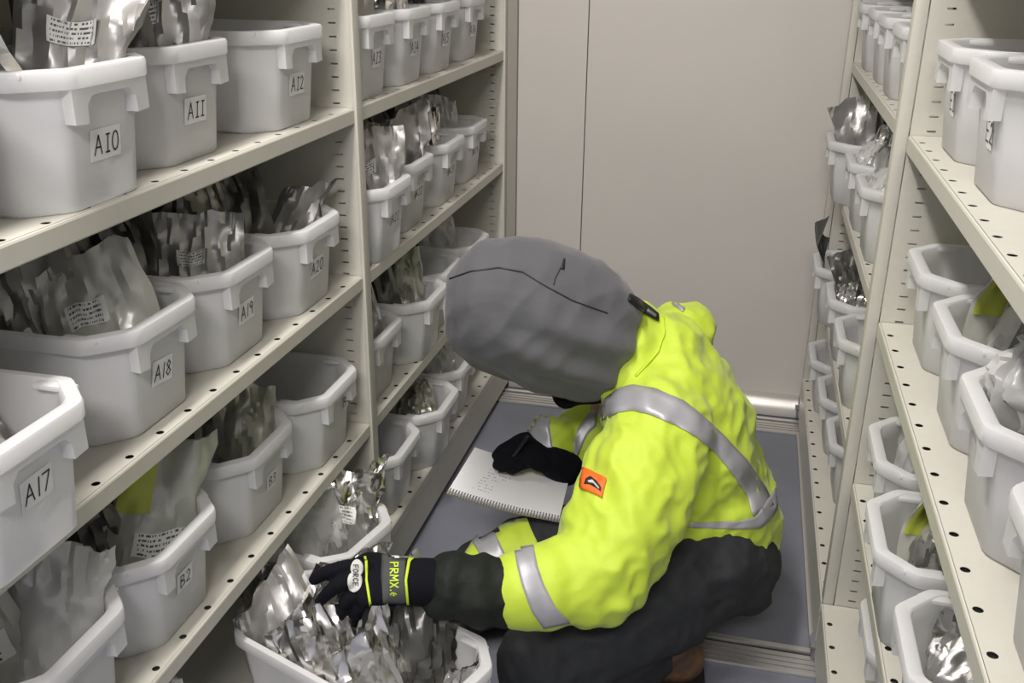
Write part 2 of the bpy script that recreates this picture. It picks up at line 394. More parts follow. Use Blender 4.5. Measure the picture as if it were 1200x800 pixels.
def rack(name, s, xf, label, cx):
    root = empty(name, (cx, 0, 0)); tag(root, label, 'shelving rack')
    off = V((-cx, 0, 0))
    D = .44; U = .061
    bays = [(-1.004, 0.004), (0.011, 1.004)]
    def add(nm, bm, mt='rack_paint', sm=False, weld=False):
        bmesh.ops.translate(bm, verts=bm.verts, vec=off); return obj(nm, bm, mt, root, smooth=sm, weld=weld)
    for bi, (y0, y1) in enumerate(bays):
        for li, z in enumerate(ZS):
            bm = bmesh.new(); o_ = (-1.103, -2.016, -2.905)[li % 3]*U if s > 0 else -.850*U
            hy = [o_+k*U for k in range(-30, 30)]
            hy = [h for h in hy if y0+.012 < h < y1-.012]
            xfl = xf if li < 4 else xf + s*.020
            holed_shelf(y0+.001, y1-.001, z, D+(0 if li < 4 else .02), xfl, s, hy, .0115, bm)
            box(bm, *sorted((xfl-s*.0016, xfl-s*.030)), y0+.004, y1-.004, z-.0075, z-.0055, 1)  # dark strip added below the holes to paint their shade
            add('shelf', bm, ['rack_paint', 'hole_shade'], weld=True)
            if li == 4:
                bm = bmesh.new(); box(bm, *sorted((xfl-s*.001, xfl-s*.012)), y0, y1, .018, z-TH-.0005, bev=.001); add('kick_plate', bm)
                bm = bmesh.new(); box(bm, *sorted((xfl-s*.03, xfl-s*.40)), y0+.03, y1-.03, .006, .018); add('base_carriage', bm, 'rubber_dark')
    for i, yc in enumerate((-1.0075, .0075, 1.0075)):
        bm = bmesh.new(); slotted_panel(bm, yc, .006, xf-s*.002, xf-s*D, s, .02, 2.02, xf-s*.002, .9910 if i == 1 else .985); add('side_panel', bm, weld=True)
        bm = bmesh.new()
        pr = .004 if s > 0 else .020
        xa, xb = (xf-.003, xf+.005) if s > 0 else (xf-.018, xf+.0015); box(bm, xa, xb, yc-.0030, yc+.0240, .035 if s < 0 else .02, 2.06, bev=.0035 if s > 0 else .006)
        add('post', bm, sm='auto')
        if s < 0:
            bm = bmesh.new(); box(bm, xa-.006, xb+.004, yc-.010, yc+.034, .006, .034, bev=.003); box(bm, xa-.010, xb-.004, yc-.014, yc+.02, .034, .038, bev=.001)
            add('foot_bracket', bm, 'bracket_grey')
    bm = bmesh.new(); xb_ = xf-s*(D+.001); box(bm, *sorted((xb_, xb_-s*.002)), -1.03, 1.033, .02, 2.02); add('back_panel', bm)
    return root
rack('shelving_rack', 1, 0.0, 'cream steel shelving rack on the left, full of tubs marked A10 to A20', 0.0)
rack('shelving_rack', -1, W, 'cream steel shelving rack on the right, its shelves edged with punched holes', W)
# a low steel strip that runs beside the right rack's foot
bm = bmesh.new(); box(bm, .826, .838, .04, .90, .0005, .014, bev=.002)
tag(obj('edge_strip', bm, 'aluminium'), 'thin metal edging strip on the floor along the foot of the right rack', 'strip')
# places of the ceiling lamp and the added rear fill
for i, (c, sx, sy, t) in enumerate((((.12, -.75), .2, 1.4, 'ceiling lamp above the left rack edge'), ((.55, -2.5), 1.0, .34, 'added fill light behind the camera'))):
    pass

# ------------------------------------------------------------------ tubs
TL = .385; TH_ = .143
def ring_pts(w_, fx, L_, ch, r_=.008):
    """octagon plan, front at x=fx, corners softened"""
    h = w_/2; x0, x1 = fx-L_, fx
    c = [(x1, -h+ch), (x1, h-ch), (x1-ch, h), (x0+ch, h), (x0, h-ch), (x0, -h+ch), (x0+ch, -h), (x1-ch, -h)]
    out = []
    for i in range(8):
        p, a, b = V(c[i]), V(c[i-1]), V(c[(i+1) % 8])
        da, db = (a-p).normalized(), (b-p).normalized()
        for t in (0, .5, 1):
            A = p+da*r_; B = p+db*r_; q = (A*(1-t)**2+p*2*t*(1-t)+B*t*t); out.append((q.x, q.y))
    return out
def tub_mesh():
    bm = bmesh.new()
    #      z      width   front   length  chamfer
    prof = [(.000, .170, -.028, TL-.058, .034), (.003, .176, -.025, TL-.050, .036), (.060, .182, -.020, TL-.038, .037), (.120, .188, -.014, TL-.022, .039),
            (.1235, .1885, -.0145, TL-.022, .039), (.1240, .2035, -.002, TL, .042), (.1255, .2055, -.0005, TL+.002, .043), (.1395, .206, 0, TL+.003, .043), (.1425, .2045, -.001, TL+.001, .043), (.143, .202, -.003, TL-.003, .042),
            (.1430, .188, -.014, TL-.022, .040), (.1405, .185, -.0170, TL-.027, .0385), (.120, .183, -.0175, TL-.028, .038), (.060, .177, -.0225, TL-.043, .036), (.006, .171, -.028, TL-.056, .034), (.003, .162, -.035, TL-.070, .032)]
    rings = [[bm.verts.new((x, y, z*.965)) for x, y in ring_pts(w_, fx, L_, ch)] for z, w_, fx, L_, ch in prof]
    n = len(rings[0])
    for A, B in zip(rings, rings[1:]):
        for k in range(n): bm.faces.new((A[k], A[(k+1) % n], B[(k+1) % n], B[k]))
    bm.faces.new(rings[0]); bm.faces.new(rings[-1])
    # inner ledges of the rim beside the grip
    for sg in (1, -1):
        box(bm, -.075, -.030, *sorted((sg*.0935, sg*.081)), .1300, .1365, bev=.003)
    bmesh.ops.recalc_face_normals(bm, faces=bm.faces)
    me = bpy.data.meshes.new('tub_body'); bm.to_mesh(me); bm.free(); me.materials.append(MAT['tub_plastic'])
    for p in me.polygons: p.use_smooth = True
    me.set_sharp_from_angle(angle=math.radians(42)); return me
def handle_mesh(end=1):
    """inverted-U grip flange under the rim"""
    bm = bmesh.new(); a = .060; o = [(-a, .126), (-a, .090), (-a+.020, .0885), (-a+.021, .106), (-a+.030, .1155), (a-.030, .1155), (a-.021, .106), (a-.020, .0885), (a, .090), (a, .126)]
    n = len(o)
    F1 = [bm.verts.new((-.0045, y, z*.965)) for y, z in o]; F0 = [bm.verts.new((-.0175, y*.97, z*.965)) for y, z in o]
    for i in range(n): bm.faces.new((F1[i], F1[(i+1) % n], F0[(i+1) % n], F0[i]))
    for q in ((0, 1, 2, 3), (0, 3, 4), (0, 4, 5, 9), (9, 5, 6), (9, 6, 7, 8)):
        bm.faces.new([F1[i] for i in q]); bm.faces.new([F0[i] for i in q[::-1]])
    bmesh.ops.recalc_face_normals(bm, faces=bm.faces)
    me = bpy.data.meshes.new('handle'); bm.to_mesh(me); bm.free(); me.materials.append(MAT['tub_plastic']); return me
TUB, HND = tub_mesh(), handle_mesh()
def sticker(root, txt, side, yy=-.001, zz=.060, wd=.049, ht=.031, rot=0.0):
    # front face slopes: x at height z
    def fx(z): return -.0200+(z-.058)*.104+.0012
    bm = bmesh.new(); sl = .20
    def P(a, b, e=0):                                    # a right, b up on the sticker seen from the aisle
        ca, sa = math.cos(rot), math.sin(rot); a, b = a*ca-b*sa, a*sa+b*ca
        return (fx(zz+b)+e, yy+a, zz+b)
    q = [P(-wd/2, -ht/2), P(wd/2, -ht/2), P(wd/2, ht/2), P(-wd/2, ht/2)]
    f_ = bm.faces.new([bm.verts.new(p) for p in q]); r_ = bmesh.ops.extrude_face_region(bm, geom=[f_]); bmesh.ops.translate(bm, verts=[v for v in r_['geom'] if isinstance(v, bmesh.types.BMVert)], vec=(.0003, 0, 0))
    o = obj('paper_label', bm, 'paper', root)
    bm = bmesh.new()
    for poly in lettering(txt.replace('1', 'I') if txt in ('A17', 'A18', 'A19') else txt, ht*.60, ht*.055, .05): bm.faces.new([bm.verts.new(P(p.x, p.y, .0008)) for p in poly])
    l = obj('lettering', bm, 'ink', o); return o
TUBS = {}
def tub(key, side, xf, y, lev, label, txt=None, rot=0, z=None, tilt=0, st=None, cat='tub'):
    zz = ZS[lev]+.0006 if z is None else z
    rz = (0 if side == 'L' else math.pi)+math.radians(rot)
    root = empty('plastic_tub', (xf, y, zz), rz)
    if tilt: root.rotation_euler = (0, math.radians(tilt), rz)
    mesh_obj('tub_body', TUB, root); mesh_obj('handle', HND, root)
    tag(root, label, cat, 'white plastic tubs on the racks')
    if txt: sticker(root, txt, side, **(st or {}))
    bpy.context.view_layer.update(); TUBS[key] = root; return root
P_ = 'on the left rack'
tub('A9', 'L', .012, -.893, 1, 'white plastic tub on the top left shelf, cut by the left picture edge', None)
for t, y, x in (('A10', -.643, .020), ('A11', -.428, -.006), ('A12', -.171, .006)):
    tub(t, 'L', x, y, 1, {'A10': 'white plastic tub marked A10 with foil pouches standing in it', 'A11': 'white plastic tub marked A11 with a grey pouch leaning out', 'A12': 'empty white plastic tub marked A12 on the upper left shelf'}[t], t)
for t, y, x in (('A17', -.857, .050), ('A18', -.571, -.002), ('A19', -.360, -.004), ('A20', -.149, .006)):
    tub(t, 'L', x, y, 2, {'A17': 'white plastic tub marked A17 at the left picture edge, jutting out', 'A18': 'white plastic tub marked A18 with a pale labelled pouch at its front', 'A19': 'white plastic tub marked A19 on the second left shelf', 'A20': 'white plastic tub marked A20 next to the rack post'}[t], t,
        st=dict(yy=.000, zz=.076 if t == 'A17' else .064, wd=.042, ht=.031, rot=-.1 if t == 'A18' else .03))
tub('B1', 'L', .008, -.798, 3, 'white plastic tub in the lower left picture corner with yellow printed pouches')
tub('B2', 'L', .002, -.588, 3, 'white plastic tub marked B2 with a tall pale pouch', 'B2', st=dict(yy=-.002, zz=.070, wd=.036, ht=.028))
tub('B3', 'L', -.010, -.335, 3, 'white plastic tub marked B3 on the third left shelf', 'B3', st=dict(yy=.012, zz=.062, wd=.032, ht=.026))
tub('B4', 'L', .008, -.118, 3, 'empty white plastic tub marked B4 on the third left shelf beside the post', 'B4', st=dict(yy=.04, zz=.085, wd=.022, ht=.03))
tub('C0', 'L', .000, -.745, 4, 'white plastic tub low on the left, mostly hidden below tub B2')
tub('PULL', 'L', .333, -.508, 4, 'white plastic tub pulled out into the aisle, packed with foil pouches under the glove', rot=-21)
tub('C2', 'L', .078, -.197, 4, 'white plastic tub on the bottom left shelf behind the glove, foil bag inside', rot=-13)
for t, y, x in (('A13', .128, .010), ('A14', .330, .010), ('A15', .535, .008), ('A16', .780, -.002)):
    tub(t, 'L', x, y, 1, {'A13': 'white plastic tub marked A13 just past the post', 'A14': 'white plastic tub marked A14, second past the post on the top left shelf', 'A15': 'white plastic tub marked A15, third past the post on the top left shelf', 'A16': 'white plastic tub marked A16, top left shelf, last before the back wall'}[t], t, st=dict(yy=.005, zz=.066, wd=.040, ht=.032))
for t, y, x, o_ in (('A21', .138, .028, 'first'), ('A22', .340, .006, 'second'), ('A23', .560, .008, 'third'), ('A24', .790, .000, 'last')):
    tub(t, 'L', x, y, 2, o_+' white plastic tub past the post on the second left shelf, marked '+t, t, st=dict(yy=.008, zz=.07, wd=.034, ht=.028))
for t, y, x, o_ in (('D1', .132, .002, 'first tub on the third left shelf past the post'), ('D2', .360, .026, 'white tub with crumpled foil just left of the grey hood'), ('D3', .545, .004, 'empty white tub behind the top of the grey hood'), ('D4', .770, .010, 'white tub above the grey hood, last on its shelf by the back wall')):
    tub(t, 'L', x, y, 3, o_ if 'white' in o_ else 'white plastic '+o_)
tub('E1x', 'L', .030, .140, 4, 'empty white tub on the bottom left shelf directly behind the post')
tub('E2x', 'L', .050, .352, 4, 'white tub on the bottom left shelf with a crumpled pale foil lump')
tub('E3x', 'L', .030, .570, 4, 'white tub on the bottom left shelf under the front of the grey hood')
# right rack, near bay
tub('R01', 'R', .856, -.131, 1, 'white plastic tub marked E1 on the top right shelf beside the post', 'E1', st=dict(yy=.02, zz=.07, wd=.024, ht=.036))
tub('R02', 'R', .856, -.359, 1, 'white plastic tub marked E2 at the right picture edge', 'E2', st=dict(yy=.02, zz=.07, wd=.024, ht=.036))
tub('R11', 'R', .864, -.125, 2, 'white tub beside the post on the second right shelf with a lime edged pouch behind')
tub('R12', 'R', .863, -.357, 2, 'white tub with bunched silvery pouches, second on the second right shelf')
tub('R13', 'R', .857, -.581, 2, 'white tub holding a domed clear bag, third on the second right shelf')
tub('R14', 'R', .856, -.810, 2, 'white tub cut by the right picture edge, nearest on the second right shelf')
tub('R21', 'R', .850, -.118, 3, 'white tub beside the post on the third right shelf, half hidden by the shelf above')
tub('R22', 'R', .826, -.355, 3, 'white tub jutting out on the third right shelf with a grey and lime pouch')
tub('R23', 'R', .836, -.582, 3, 'white tub at the lower right holding a silver pouch with a blue dot')
tub('R31', 'R', .862, -.230, 4, 'white tub on the bottom right shelf seen as a thin rim past the shelf edge')
tub('R32', 'R', .862, -.455, 4, 'white tub on the bottom right shelf nearest the lower picture edge')
# right rack, far bay
for key, x, y, lev, lb in (('F01', .836, .865, 1, 'white tub nearest the back wall on the top right shelf'), ('F02', .840, .645, 1, 'second white tub from the back wall on the top right shelf'), ('F03', .838, .430, 1, 'third white tub from the back wall on the top right shelf'), ('F04', .838, .200, 1, 'white tub behind the post on the top right shelf'),
    ('F11', .802, .835, 2, 'white tub by the back wall, second right shelf, with tall grey pouch'), ('F12', .828, .600, 2, 'second white tub from the back wall on the second right shelf with silver pouches'), ('F13', .832, .380, 2, 'third white tub from the back wall on the second right shelf, cut by the post'),
    ('F21', .806, .815, 3, 'white tub by the back wall, third right shelf, thin dark wrapper leaning out'), ('F22', .824, .590, 3, 'second white tub from the back wall on the third right shelf with dark crumpled foil'), ('F23', .828, .360, 3, 'white tub behind the post on the third right shelf'),
    ('F31', .826, .850, 4, 'white tub on the bottom right shelf in the back corner'), ('F32', .838, .630, 4, 'second white tub from the back corner on the bottom right shelf'), ('F33', .846, .410, 4, 'third white tub from the back corner on the bottom right shelf')):
    tub(key, 'R', x, y, lev, lb)

# ------------------------------------------------------------------ pouches
def pouch_mesh(seed, w_=.14, h=.20, T=.016, crump=.010, pinch=.25, nu=22, nv=26, lean=.0):
    skew = ((seed*37) % 11-5)*.038
    bm = bmesh.new(); rows = []
    sd = V((seed*7.13, seed*3.7, seed*1.9))
    def surf(u, v, sgn):
        prof = max(0, math.sin(math.pi*min(1, (v*.9+.08))**.75))**.7
        t = T*prof*math.sqrt(max(0, 1-u*u))
        wv = w_/2*(1-pinch*v**3*(.5+.5*noise.noise(sd+V((v*2, 0, 0))))) * (1+.05*noise.noise(sd+V((u, v*4, 3))))
        x = u*wv; z = v*h*(1+.05*noise.noise(sd+V((u*2.2, 9, 0)))+skew*u*v)
        q = V((u*1.5, v*1.7, 0))+sd
        y = sgn*t + crump*1.5*noise.noise(q*1.1)
        edge = min(1, (1-abs(u))*6)
        rid = (abs(noise.noise(q*2.3+V((0, 0, sgn*2.5*edge))))-.25)+.62*(.55-noise.voronoi(q*2.6+V((5, 0, sgn*2*edge)))[0][0])+.22*(.5-noise.voronoi(q*6.0+V((1, 2, sgn*2*edge)))[0][0])+.12*(abs(noise.noise(q*9.5+V((0, 5, sgn*edge))))-.25)
        y += crump*1.9*rid*(.4+.6*edge)
        y += lean*v*v + .05*max(0, v-.72)*(noise.noise(sd+V((u*1.3, 4, 4)))*3)
        x += crump*.5*noise.noise(q*3+V((0, 7, 0)))
        z += crump*.5*noise.noise(q*3+V((7, 0, 0)))*v
        return V((x, y, z))
    uvl = bm.loops.layers.uv.new()
    F_ = [[bm.verts.new(surf(-1+2*i/nu, j/nv, 1)) for i in range(nu+1)] for j in range(nv+1)]
    B_ = [[(F_[j][i] if i in (0, nu) else bm.verts.new(surf(-1+2*i/nu, j/nv, -1))) for i in range(nu+1)] for j in range(nv+1)]
    for j in range(nv):
        for i in range(nu):
            bm.faces.new((F_[j][i], F_[j][i+1], F_[j+1][i+1], F_[j+1][i])); bm.faces.new((B_[j][i], B_[j+1][i], B_[j+1][i+1], B_[j][i+1]))
    for j in (0, nv):
        for i in range(nu):
            q = [F_[j][i], F_[j][i+1], B_[j][i+1], B_[j][i]]; q = list(dict.fromkeys(q))
            if len(q) > 2: bm.faces.new(q)
    bmesh.ops.recalc_face_normals(bm, faces=bm.faces)
    me = bpy.data.meshes.new('pouch'); bm.to_mesh(me); bm.free()
    for p in me.polygons: p.use_smooth = True
    me.set_sharp_from_angle(angle=math.radians(34))
    def lab(u0, u1, v0, v1, matn, sg, nm, roundd=False):
        b = bmesh.new(); uvl = b.loops.layers.uv.new(); n_ = 8
        if roundd:
            cu, cv, ru, rv = (u0+u1)/2, (v0+v1)/2, (u1-u0)/2, (v1-v0)/2
            ring_ = [[b.verts.new(surf(cu+ru*k/3*math.cos(a*math.pi/8), cv+rv*k/3*math.sin(a*math.pi/8), sg)+V((0, sg*.0022, 0))) for a in range(16)] for k in (1, 2, 3)]
            b.faces.new(ring_[0])
            for A, B in zip(ring_, ring_[1:]):
                for a in range(16): b.faces.new((A[a], A[(a+1) % 16], B[(a+1) % 16], B[a]))
        else:
            g = [[b.verts.new(surf(u0+(u1-u0)*i/n_, v0+(v1-v0)*j/n_, sg)+V((0, sg*.0022, 0))) for i in range(n_+1)] for j in range(n_+1)]
            for j in range(n_):
                for i in range(n_):
                    f_ = b.faces.new((g[j][i], g[j][i+1], g[j+1][i+1], g[j+1][i]))
                    for l, (a, c) in zip(f_.loops, ((i, j), (i+1, j), (i+1, j+1), (i, j+1))): l[uvl].uv = ((a if sg < 0 else n_-a)/n_, c/n_)
        m_ = bpy.data.meshes.new(nm); b.to_mesh(m_); b.free(); m_.materials.append(MAT[matn])
        for p in m_.polygons: p.use_smooth = True
        return m_
    return me, lab
KINDS = {}
def kind(name, seed, matn, labels=(), **k):
    me, lab = pouch_mesh(seed, **k); me.materials.append(MAT[matn])
    KINDS[name] = (me, [(nm, lab(u0, u1, v0, v1, mt, sg, nm, rd)) for nm, u0, u1, v0, v1, mt, sg, rd in labels])
LB = lambda sg=-1, u=-.2, v=.55, wd=.7, ht=.14: ('paper_label', u-wd/2, u+wd/2, v, v+ht, 'label_print', sg, False)
DOT = lambda sg=-1, u=.3, v=.82: ('dot_sticker', u-.09, u+.09, v-.045, v+.045, 'blue_dot', sg, True)
kind('silver_a', 1, 'foil', [LB()], w_=.15, h=.225, crump=.011)
kind('silver_b', 2, 'foil', [], w_=.14, h=.21, crump=.013, T=.02)
kind('silver_dot', 3, 'foil', [LB(v=.62), DOT()], w_=.145, h=.22, crump=.010)
kind('grey_a', 4, 'foil_grey', [LB(v=.635, wd=.62, ht=.11)], w_=.155, h=.235, crump=.009)
kind('grey_b', 5, 'foil_grey', [], w_=.15, h=.22, crump=.012, T=.02)
kind('dark_a', 6, 'foil_dark', [], w_=.155, h=.235, crump=.012)
kind('dark_b', 7, 'foil_dark', [], w_=.14, h=.22, crump=.014, T=.02)
kind('clear_a', 8, 'clear_bag', [LB(v=.66, wd=.6)], w_=.15, h=.225, crump=.007)
kind('clear_b', 9, 'clear_bag', [], w_=.14, h=.21, crump=.010, T=.02)
kind('tint_a', 10, 'tint_bag', [LB(v=.60)], w_=.145, h=.225, crump=.007)
kind('tint_b', 11, 'tint_bag', [], w_=.11, h=.20, crump=.009)
kind('olive', 12, 'foil_olive', [], w_=.125, h=.20, crump=.012)
kind('lime_flash', 13, 'tint_bag', [('lime_print', -.97, -.35, .62, .985, 'lime_print', -1, False), ('paper_label', -.6, .7, .35, .50, 'label_print', -1, False)], w_=.14, h=.225, crump=.006)
kind('slim_dark', 14, 'foil_dark', [], w_=.035, h=.24, crump=.004, T=.006)
kind('lump', 15, 'clear_bag', [], w_=.10, h=.10, crump=.012, T=.035, pinch=.9)
kind('lump_foil', 16, 'foil_olive', [], w_=.10, h=.10, crump=.014, T=.030, pinch=.8)
def pouch(kind_, tubk, lx, ly, label, yaw=0, lean=0, roll=0, up=.008, sc=1.0, cat='pouch', group=None, nm='foil_pouch'):
    """stands in a tub; lx behind the rim front, yaw 0 = broad face towards -y; lean tips its top away from that face"""
    me, labs = KINDS[kind_]; t = TUBS[tubk]
    me = me.copy(); o = mesh_obj(nm, me)
    side = 1 if abs(t.matrix_world.to_euler().z) < 1.5 else -1
    M = t.matrix_world @ Matrix.Translation((-lx, ly*side, up))
    M = Matrix.Translation(M.translation) @ Matrix.Rotation(math.radians(yaw), 4, 'Z') @ Matrix.Rotation(math.radians(-lean), 4, 'X') @ Matrix.Rotation(math.radians(roll), 4, 'Y') @ Matrix.Scale(sc, 4)
    o.matrix_world = M
    TM = t.matrix_world; TI = TM.inverted(); MI = M.inverted(); inrack = tubk != 'PULL'
    zlim = .222 if tubk in ('C0', 'C2') or (t.location.z < .2) else .250
    def squeeze(mesh, e):                # the pouch gives way to the tub walls and to the shelf above
        for v in mesh.vertices:
            wv = M @ v.co
            p = TI @ wv; z = p.z
            if z < .004: z = .004
            zz = min(z, .143)/.143; over = max(0, z-.146)
            hw = .0835+.007*zz-e+over*.9; xf_ = -.034+.015*zz-e+over*.5; xb_ = -.332-.025*zz+e-over*.5; ch = .036
            x = min(max(p.x, xb_), xf_); y = min(max(p.y, -hw), hw)
            ov = abs(y)+x-(hw+xf_-ch)
            if ov > 0: x -= ov/2; y -= math.copysign(ov/2, y)
            wx = (TM @ V((x, y, z))).x
            if inrack and (wx < .012 or wx > W-.012) and z > zlim-.05:
                z = zlim-.05+.05*math.tanh((z-zlim+.05)/.05)
            v.co = MI @ (TM @ V((x, y, z)))
    squeeze(me, .0)
    for n_, m_ in labs: m_ = m_.copy(); squeeze(m_, -.0015); mesh_obj(n_, m_, o)
    tag(o, label, cat, group or 'foil pouches standing in the tubs')
    return o
# left rack, near bay
pouch('silver_a', 'A10', .19, -.02, 'silver pouch with a barcode label at the back of tub A10', 30, 6, -6)
pouch('silver_dot', 'A10', .10, -.045, 'silver pouch with a blue dot sticker at the left of tub A10', 25, 5, -22)
pouch('grey_a', 'A10', .070, .020, 'smooth grey pouch with a small label leaning right in tub A10', 26, 4, 10, sc=.97)
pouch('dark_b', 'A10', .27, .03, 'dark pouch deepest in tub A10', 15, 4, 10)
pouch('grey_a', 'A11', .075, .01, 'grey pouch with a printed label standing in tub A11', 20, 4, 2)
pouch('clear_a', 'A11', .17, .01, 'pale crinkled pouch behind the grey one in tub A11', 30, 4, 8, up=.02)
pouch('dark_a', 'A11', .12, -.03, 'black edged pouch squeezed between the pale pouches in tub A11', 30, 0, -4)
pouch('clear_a', 'A9', .10, .03, 'pale pouch at the left picture edge above tub A17', 20, 4, -8)
pouch('silver_a', 'A17', .11, .015, 'crumpled silver pouch with label inside tub A17', 40, 30, -18, sc=.9)
pouch('tint_a', 'A18', .060, -.005, 'pale green tinted pouch with a label at the front of tub A18', 30, 8, -10, up=.004, sc=.90)
pouch('grey_b', 'A18', .13, -.015, 'grey pouch behind the pale one in tub A18', 30, 5, -14, up=.012)
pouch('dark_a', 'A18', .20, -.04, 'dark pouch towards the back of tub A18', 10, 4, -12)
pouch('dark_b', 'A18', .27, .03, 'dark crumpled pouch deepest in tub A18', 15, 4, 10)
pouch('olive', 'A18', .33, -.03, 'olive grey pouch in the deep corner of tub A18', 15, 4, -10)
pouch('grey_a', 'A19', .085, -.010, 'pale grey pouch with writing at the front of tub A19', 25, 6, 4, sc=.80)
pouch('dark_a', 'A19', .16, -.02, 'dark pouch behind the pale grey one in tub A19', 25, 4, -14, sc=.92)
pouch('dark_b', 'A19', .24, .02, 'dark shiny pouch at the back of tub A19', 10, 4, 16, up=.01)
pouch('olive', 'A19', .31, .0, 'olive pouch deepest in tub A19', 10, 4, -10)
pouch('grey_b', 'A20', .075, .02, 'silvery crumpled pouch at the front of tub A20', 35, 14, 22, sc=.85)
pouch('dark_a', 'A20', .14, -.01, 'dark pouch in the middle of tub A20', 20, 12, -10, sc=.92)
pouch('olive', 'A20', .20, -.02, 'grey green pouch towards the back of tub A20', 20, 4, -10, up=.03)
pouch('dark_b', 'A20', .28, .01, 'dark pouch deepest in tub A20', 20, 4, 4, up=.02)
pouch('lime_flash', 'B1', .13, -.01, 'pouch with bright yellow print in the lower left corner', 35, 4, -12, sc=1.02)
pouch('clear_b', 'B1', .075, .02, 'plain clear pouch in front of the yellow one', 30, 10, 4, up=.0)
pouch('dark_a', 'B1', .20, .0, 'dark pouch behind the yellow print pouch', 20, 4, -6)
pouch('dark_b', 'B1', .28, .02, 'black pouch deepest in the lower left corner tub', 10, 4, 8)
pouch('lime_flash', 'B2', .085, .01, 'tall pale pouch with lime tip and label in tub B2', 48, 8, 18, up=.004, sc=.98)
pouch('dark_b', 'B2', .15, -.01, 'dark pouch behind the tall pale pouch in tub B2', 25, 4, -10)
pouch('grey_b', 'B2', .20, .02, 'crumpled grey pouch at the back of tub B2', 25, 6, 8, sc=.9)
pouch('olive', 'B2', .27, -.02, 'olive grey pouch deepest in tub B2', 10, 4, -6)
pouch('olive', 'B3', .09, .015, 'grey green pouch with shiny edge at the front of tub B3', 35, 10, 10, sc=.98)
pouch('grey_a', 'B3', .07, .045, 'small grey labelled pouch at the right of tub B3', 45, 35, 20, sc=.7)
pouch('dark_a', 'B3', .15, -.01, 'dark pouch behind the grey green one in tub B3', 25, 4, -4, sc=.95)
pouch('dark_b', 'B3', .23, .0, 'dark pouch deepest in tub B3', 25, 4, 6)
pouch('clear_b', 'C0', .04, .035, 'clear pouch low on the left under the third shelf', 40, 8, 10, up=.01)
pouch('silver_a', 'C2', .075, .015, 'silver pouch with label in the tub just behind the glove', 40, 12, 8, sc=.95, up=.01)
pouch('clear_b', 'C2', .11, -.02, 'clear pouch behind the labelled silver one by the post', 35, 6, -6, up=.014)
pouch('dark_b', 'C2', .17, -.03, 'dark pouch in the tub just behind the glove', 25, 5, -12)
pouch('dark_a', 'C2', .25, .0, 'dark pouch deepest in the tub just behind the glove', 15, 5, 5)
pouch('silver_b', 'C2', .09, .06, 'twisted silver bag neck touching the post', 60, 0, 14, up=.04, sc=.8)
# the pulled-out tub
PB = [('silver_a', .325, -.015, 22, 12, -16, 'silver pouch with label at the rear of the pulled out tub'),
      ('silver_b', .290, .040, 30, 10, 12, 'silver pouch at the rear far wall of the pulled out tub'),
      ('grey_b', .268, -.030, 28, 16, -18, 'rounded silver pouch second from the rear of the pulled out tub'),
      ('silver_b', .240, .020, 30, 16, -2, 'bright silver pouch just left of the glove fingers'),
      ('silver_b', .205, -.035, 48, 20, -10, 'puffy silver pouch against the near wall of the pulled out tub'),
      ('grey_a', .190, .025, 50, 10, 8, 'tall grey pouch under the glove fingertips'),
      ('silver_a', .160, -.020, 52, 14, -8, 'labelled silver pouch under the glove palm'),
      ('grey_b', .150, .030, 55, 8, 4, 'smoky grey pouch below the glove cuff'),
      ('silver_b', .125, -.030, 55, 10, -6, 'silver pouch at the bottom picture edge below the cuff'),
      ('dark_b', .122, .045, 45, 6, 8, 'black creased pouch right of the others in the pulled out tub')]
for k_, lx, ly, yw, ln, rl, lb in PB:
    pouch(k_, 'PULL', lx, ly, lb, yw, ln, rl, up=.004, sc=.92)
pouch('silver_b', 'PULL', .040, .045, 'small twisted bag tip at the bottom picture edge beside the aisle', 30, 0, 6, up=.02, sc=.55)
# left rack, far bay
pouch('grey_a', 'A13', .09, .0, 'grey pouch with label in tub A13', 35, 5, 0, up=.02)
pouch('silver_b', 'A14', .09, .01, 'silver pouch in tub A14', 35, 10, 4, sc=.85)
pouch('dark_b', 'A15', .12, .0, 'dark pouch in tub A15', 35, 10, 4, sc=.85)
pouch('dark_b', 'A16', .12, .0, 'dark pouch in tub A16 near the back wall', 35, 10, 4, sc=.8)
pouch('grey_a', 'A21', .05, .0, 'grey pouch with a pale corner in tub A21', 40, 8, 0, sc=.95)
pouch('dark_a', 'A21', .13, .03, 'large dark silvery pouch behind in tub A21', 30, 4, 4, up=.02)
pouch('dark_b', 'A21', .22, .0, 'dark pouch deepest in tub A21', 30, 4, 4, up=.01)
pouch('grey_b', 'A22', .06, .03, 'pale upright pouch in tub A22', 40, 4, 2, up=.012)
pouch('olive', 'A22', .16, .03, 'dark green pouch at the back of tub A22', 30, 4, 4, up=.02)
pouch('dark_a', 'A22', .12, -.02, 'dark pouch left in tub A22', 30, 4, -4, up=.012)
pouch('silver_b', 'A23', .09, .0, 'bright creased silver pouch in tub A23', 35, 20, 4, sc=.85)
pouch('dark_a', 'A23', .17, .02, 'dark pouch at the back of tub A23', 30, 4, 8)
pouch('clear_b', 'A24', .12, .0, 'pale pouch with a dark edge in tub A24', 40, 4, 4, sc=.9)
pouch('dark_a', 'A24', .18, -.01, 'dark pouch at the back of tub A24', 30, 4, 4)
pouch('grey_b', 'D1', .07, .0, 'grey foil pouch low in the tub right of the post', 40, 20, 0, sc=.85)
pouch('dark_b', 'D1', .13, .02, 'navy dark pouch right of the post on the third shelf', 30, 4, 0)
pouch('silver_b', 'D1', .10, -.03, 'silver topped pouch touching the post on the third shelf', 40, 12, 0, sc=.85)
pouch('olive', 'D2', .10, .03, 'tall silvery beige pouch left of the grey hood', 40, 6, 0, up=.02)
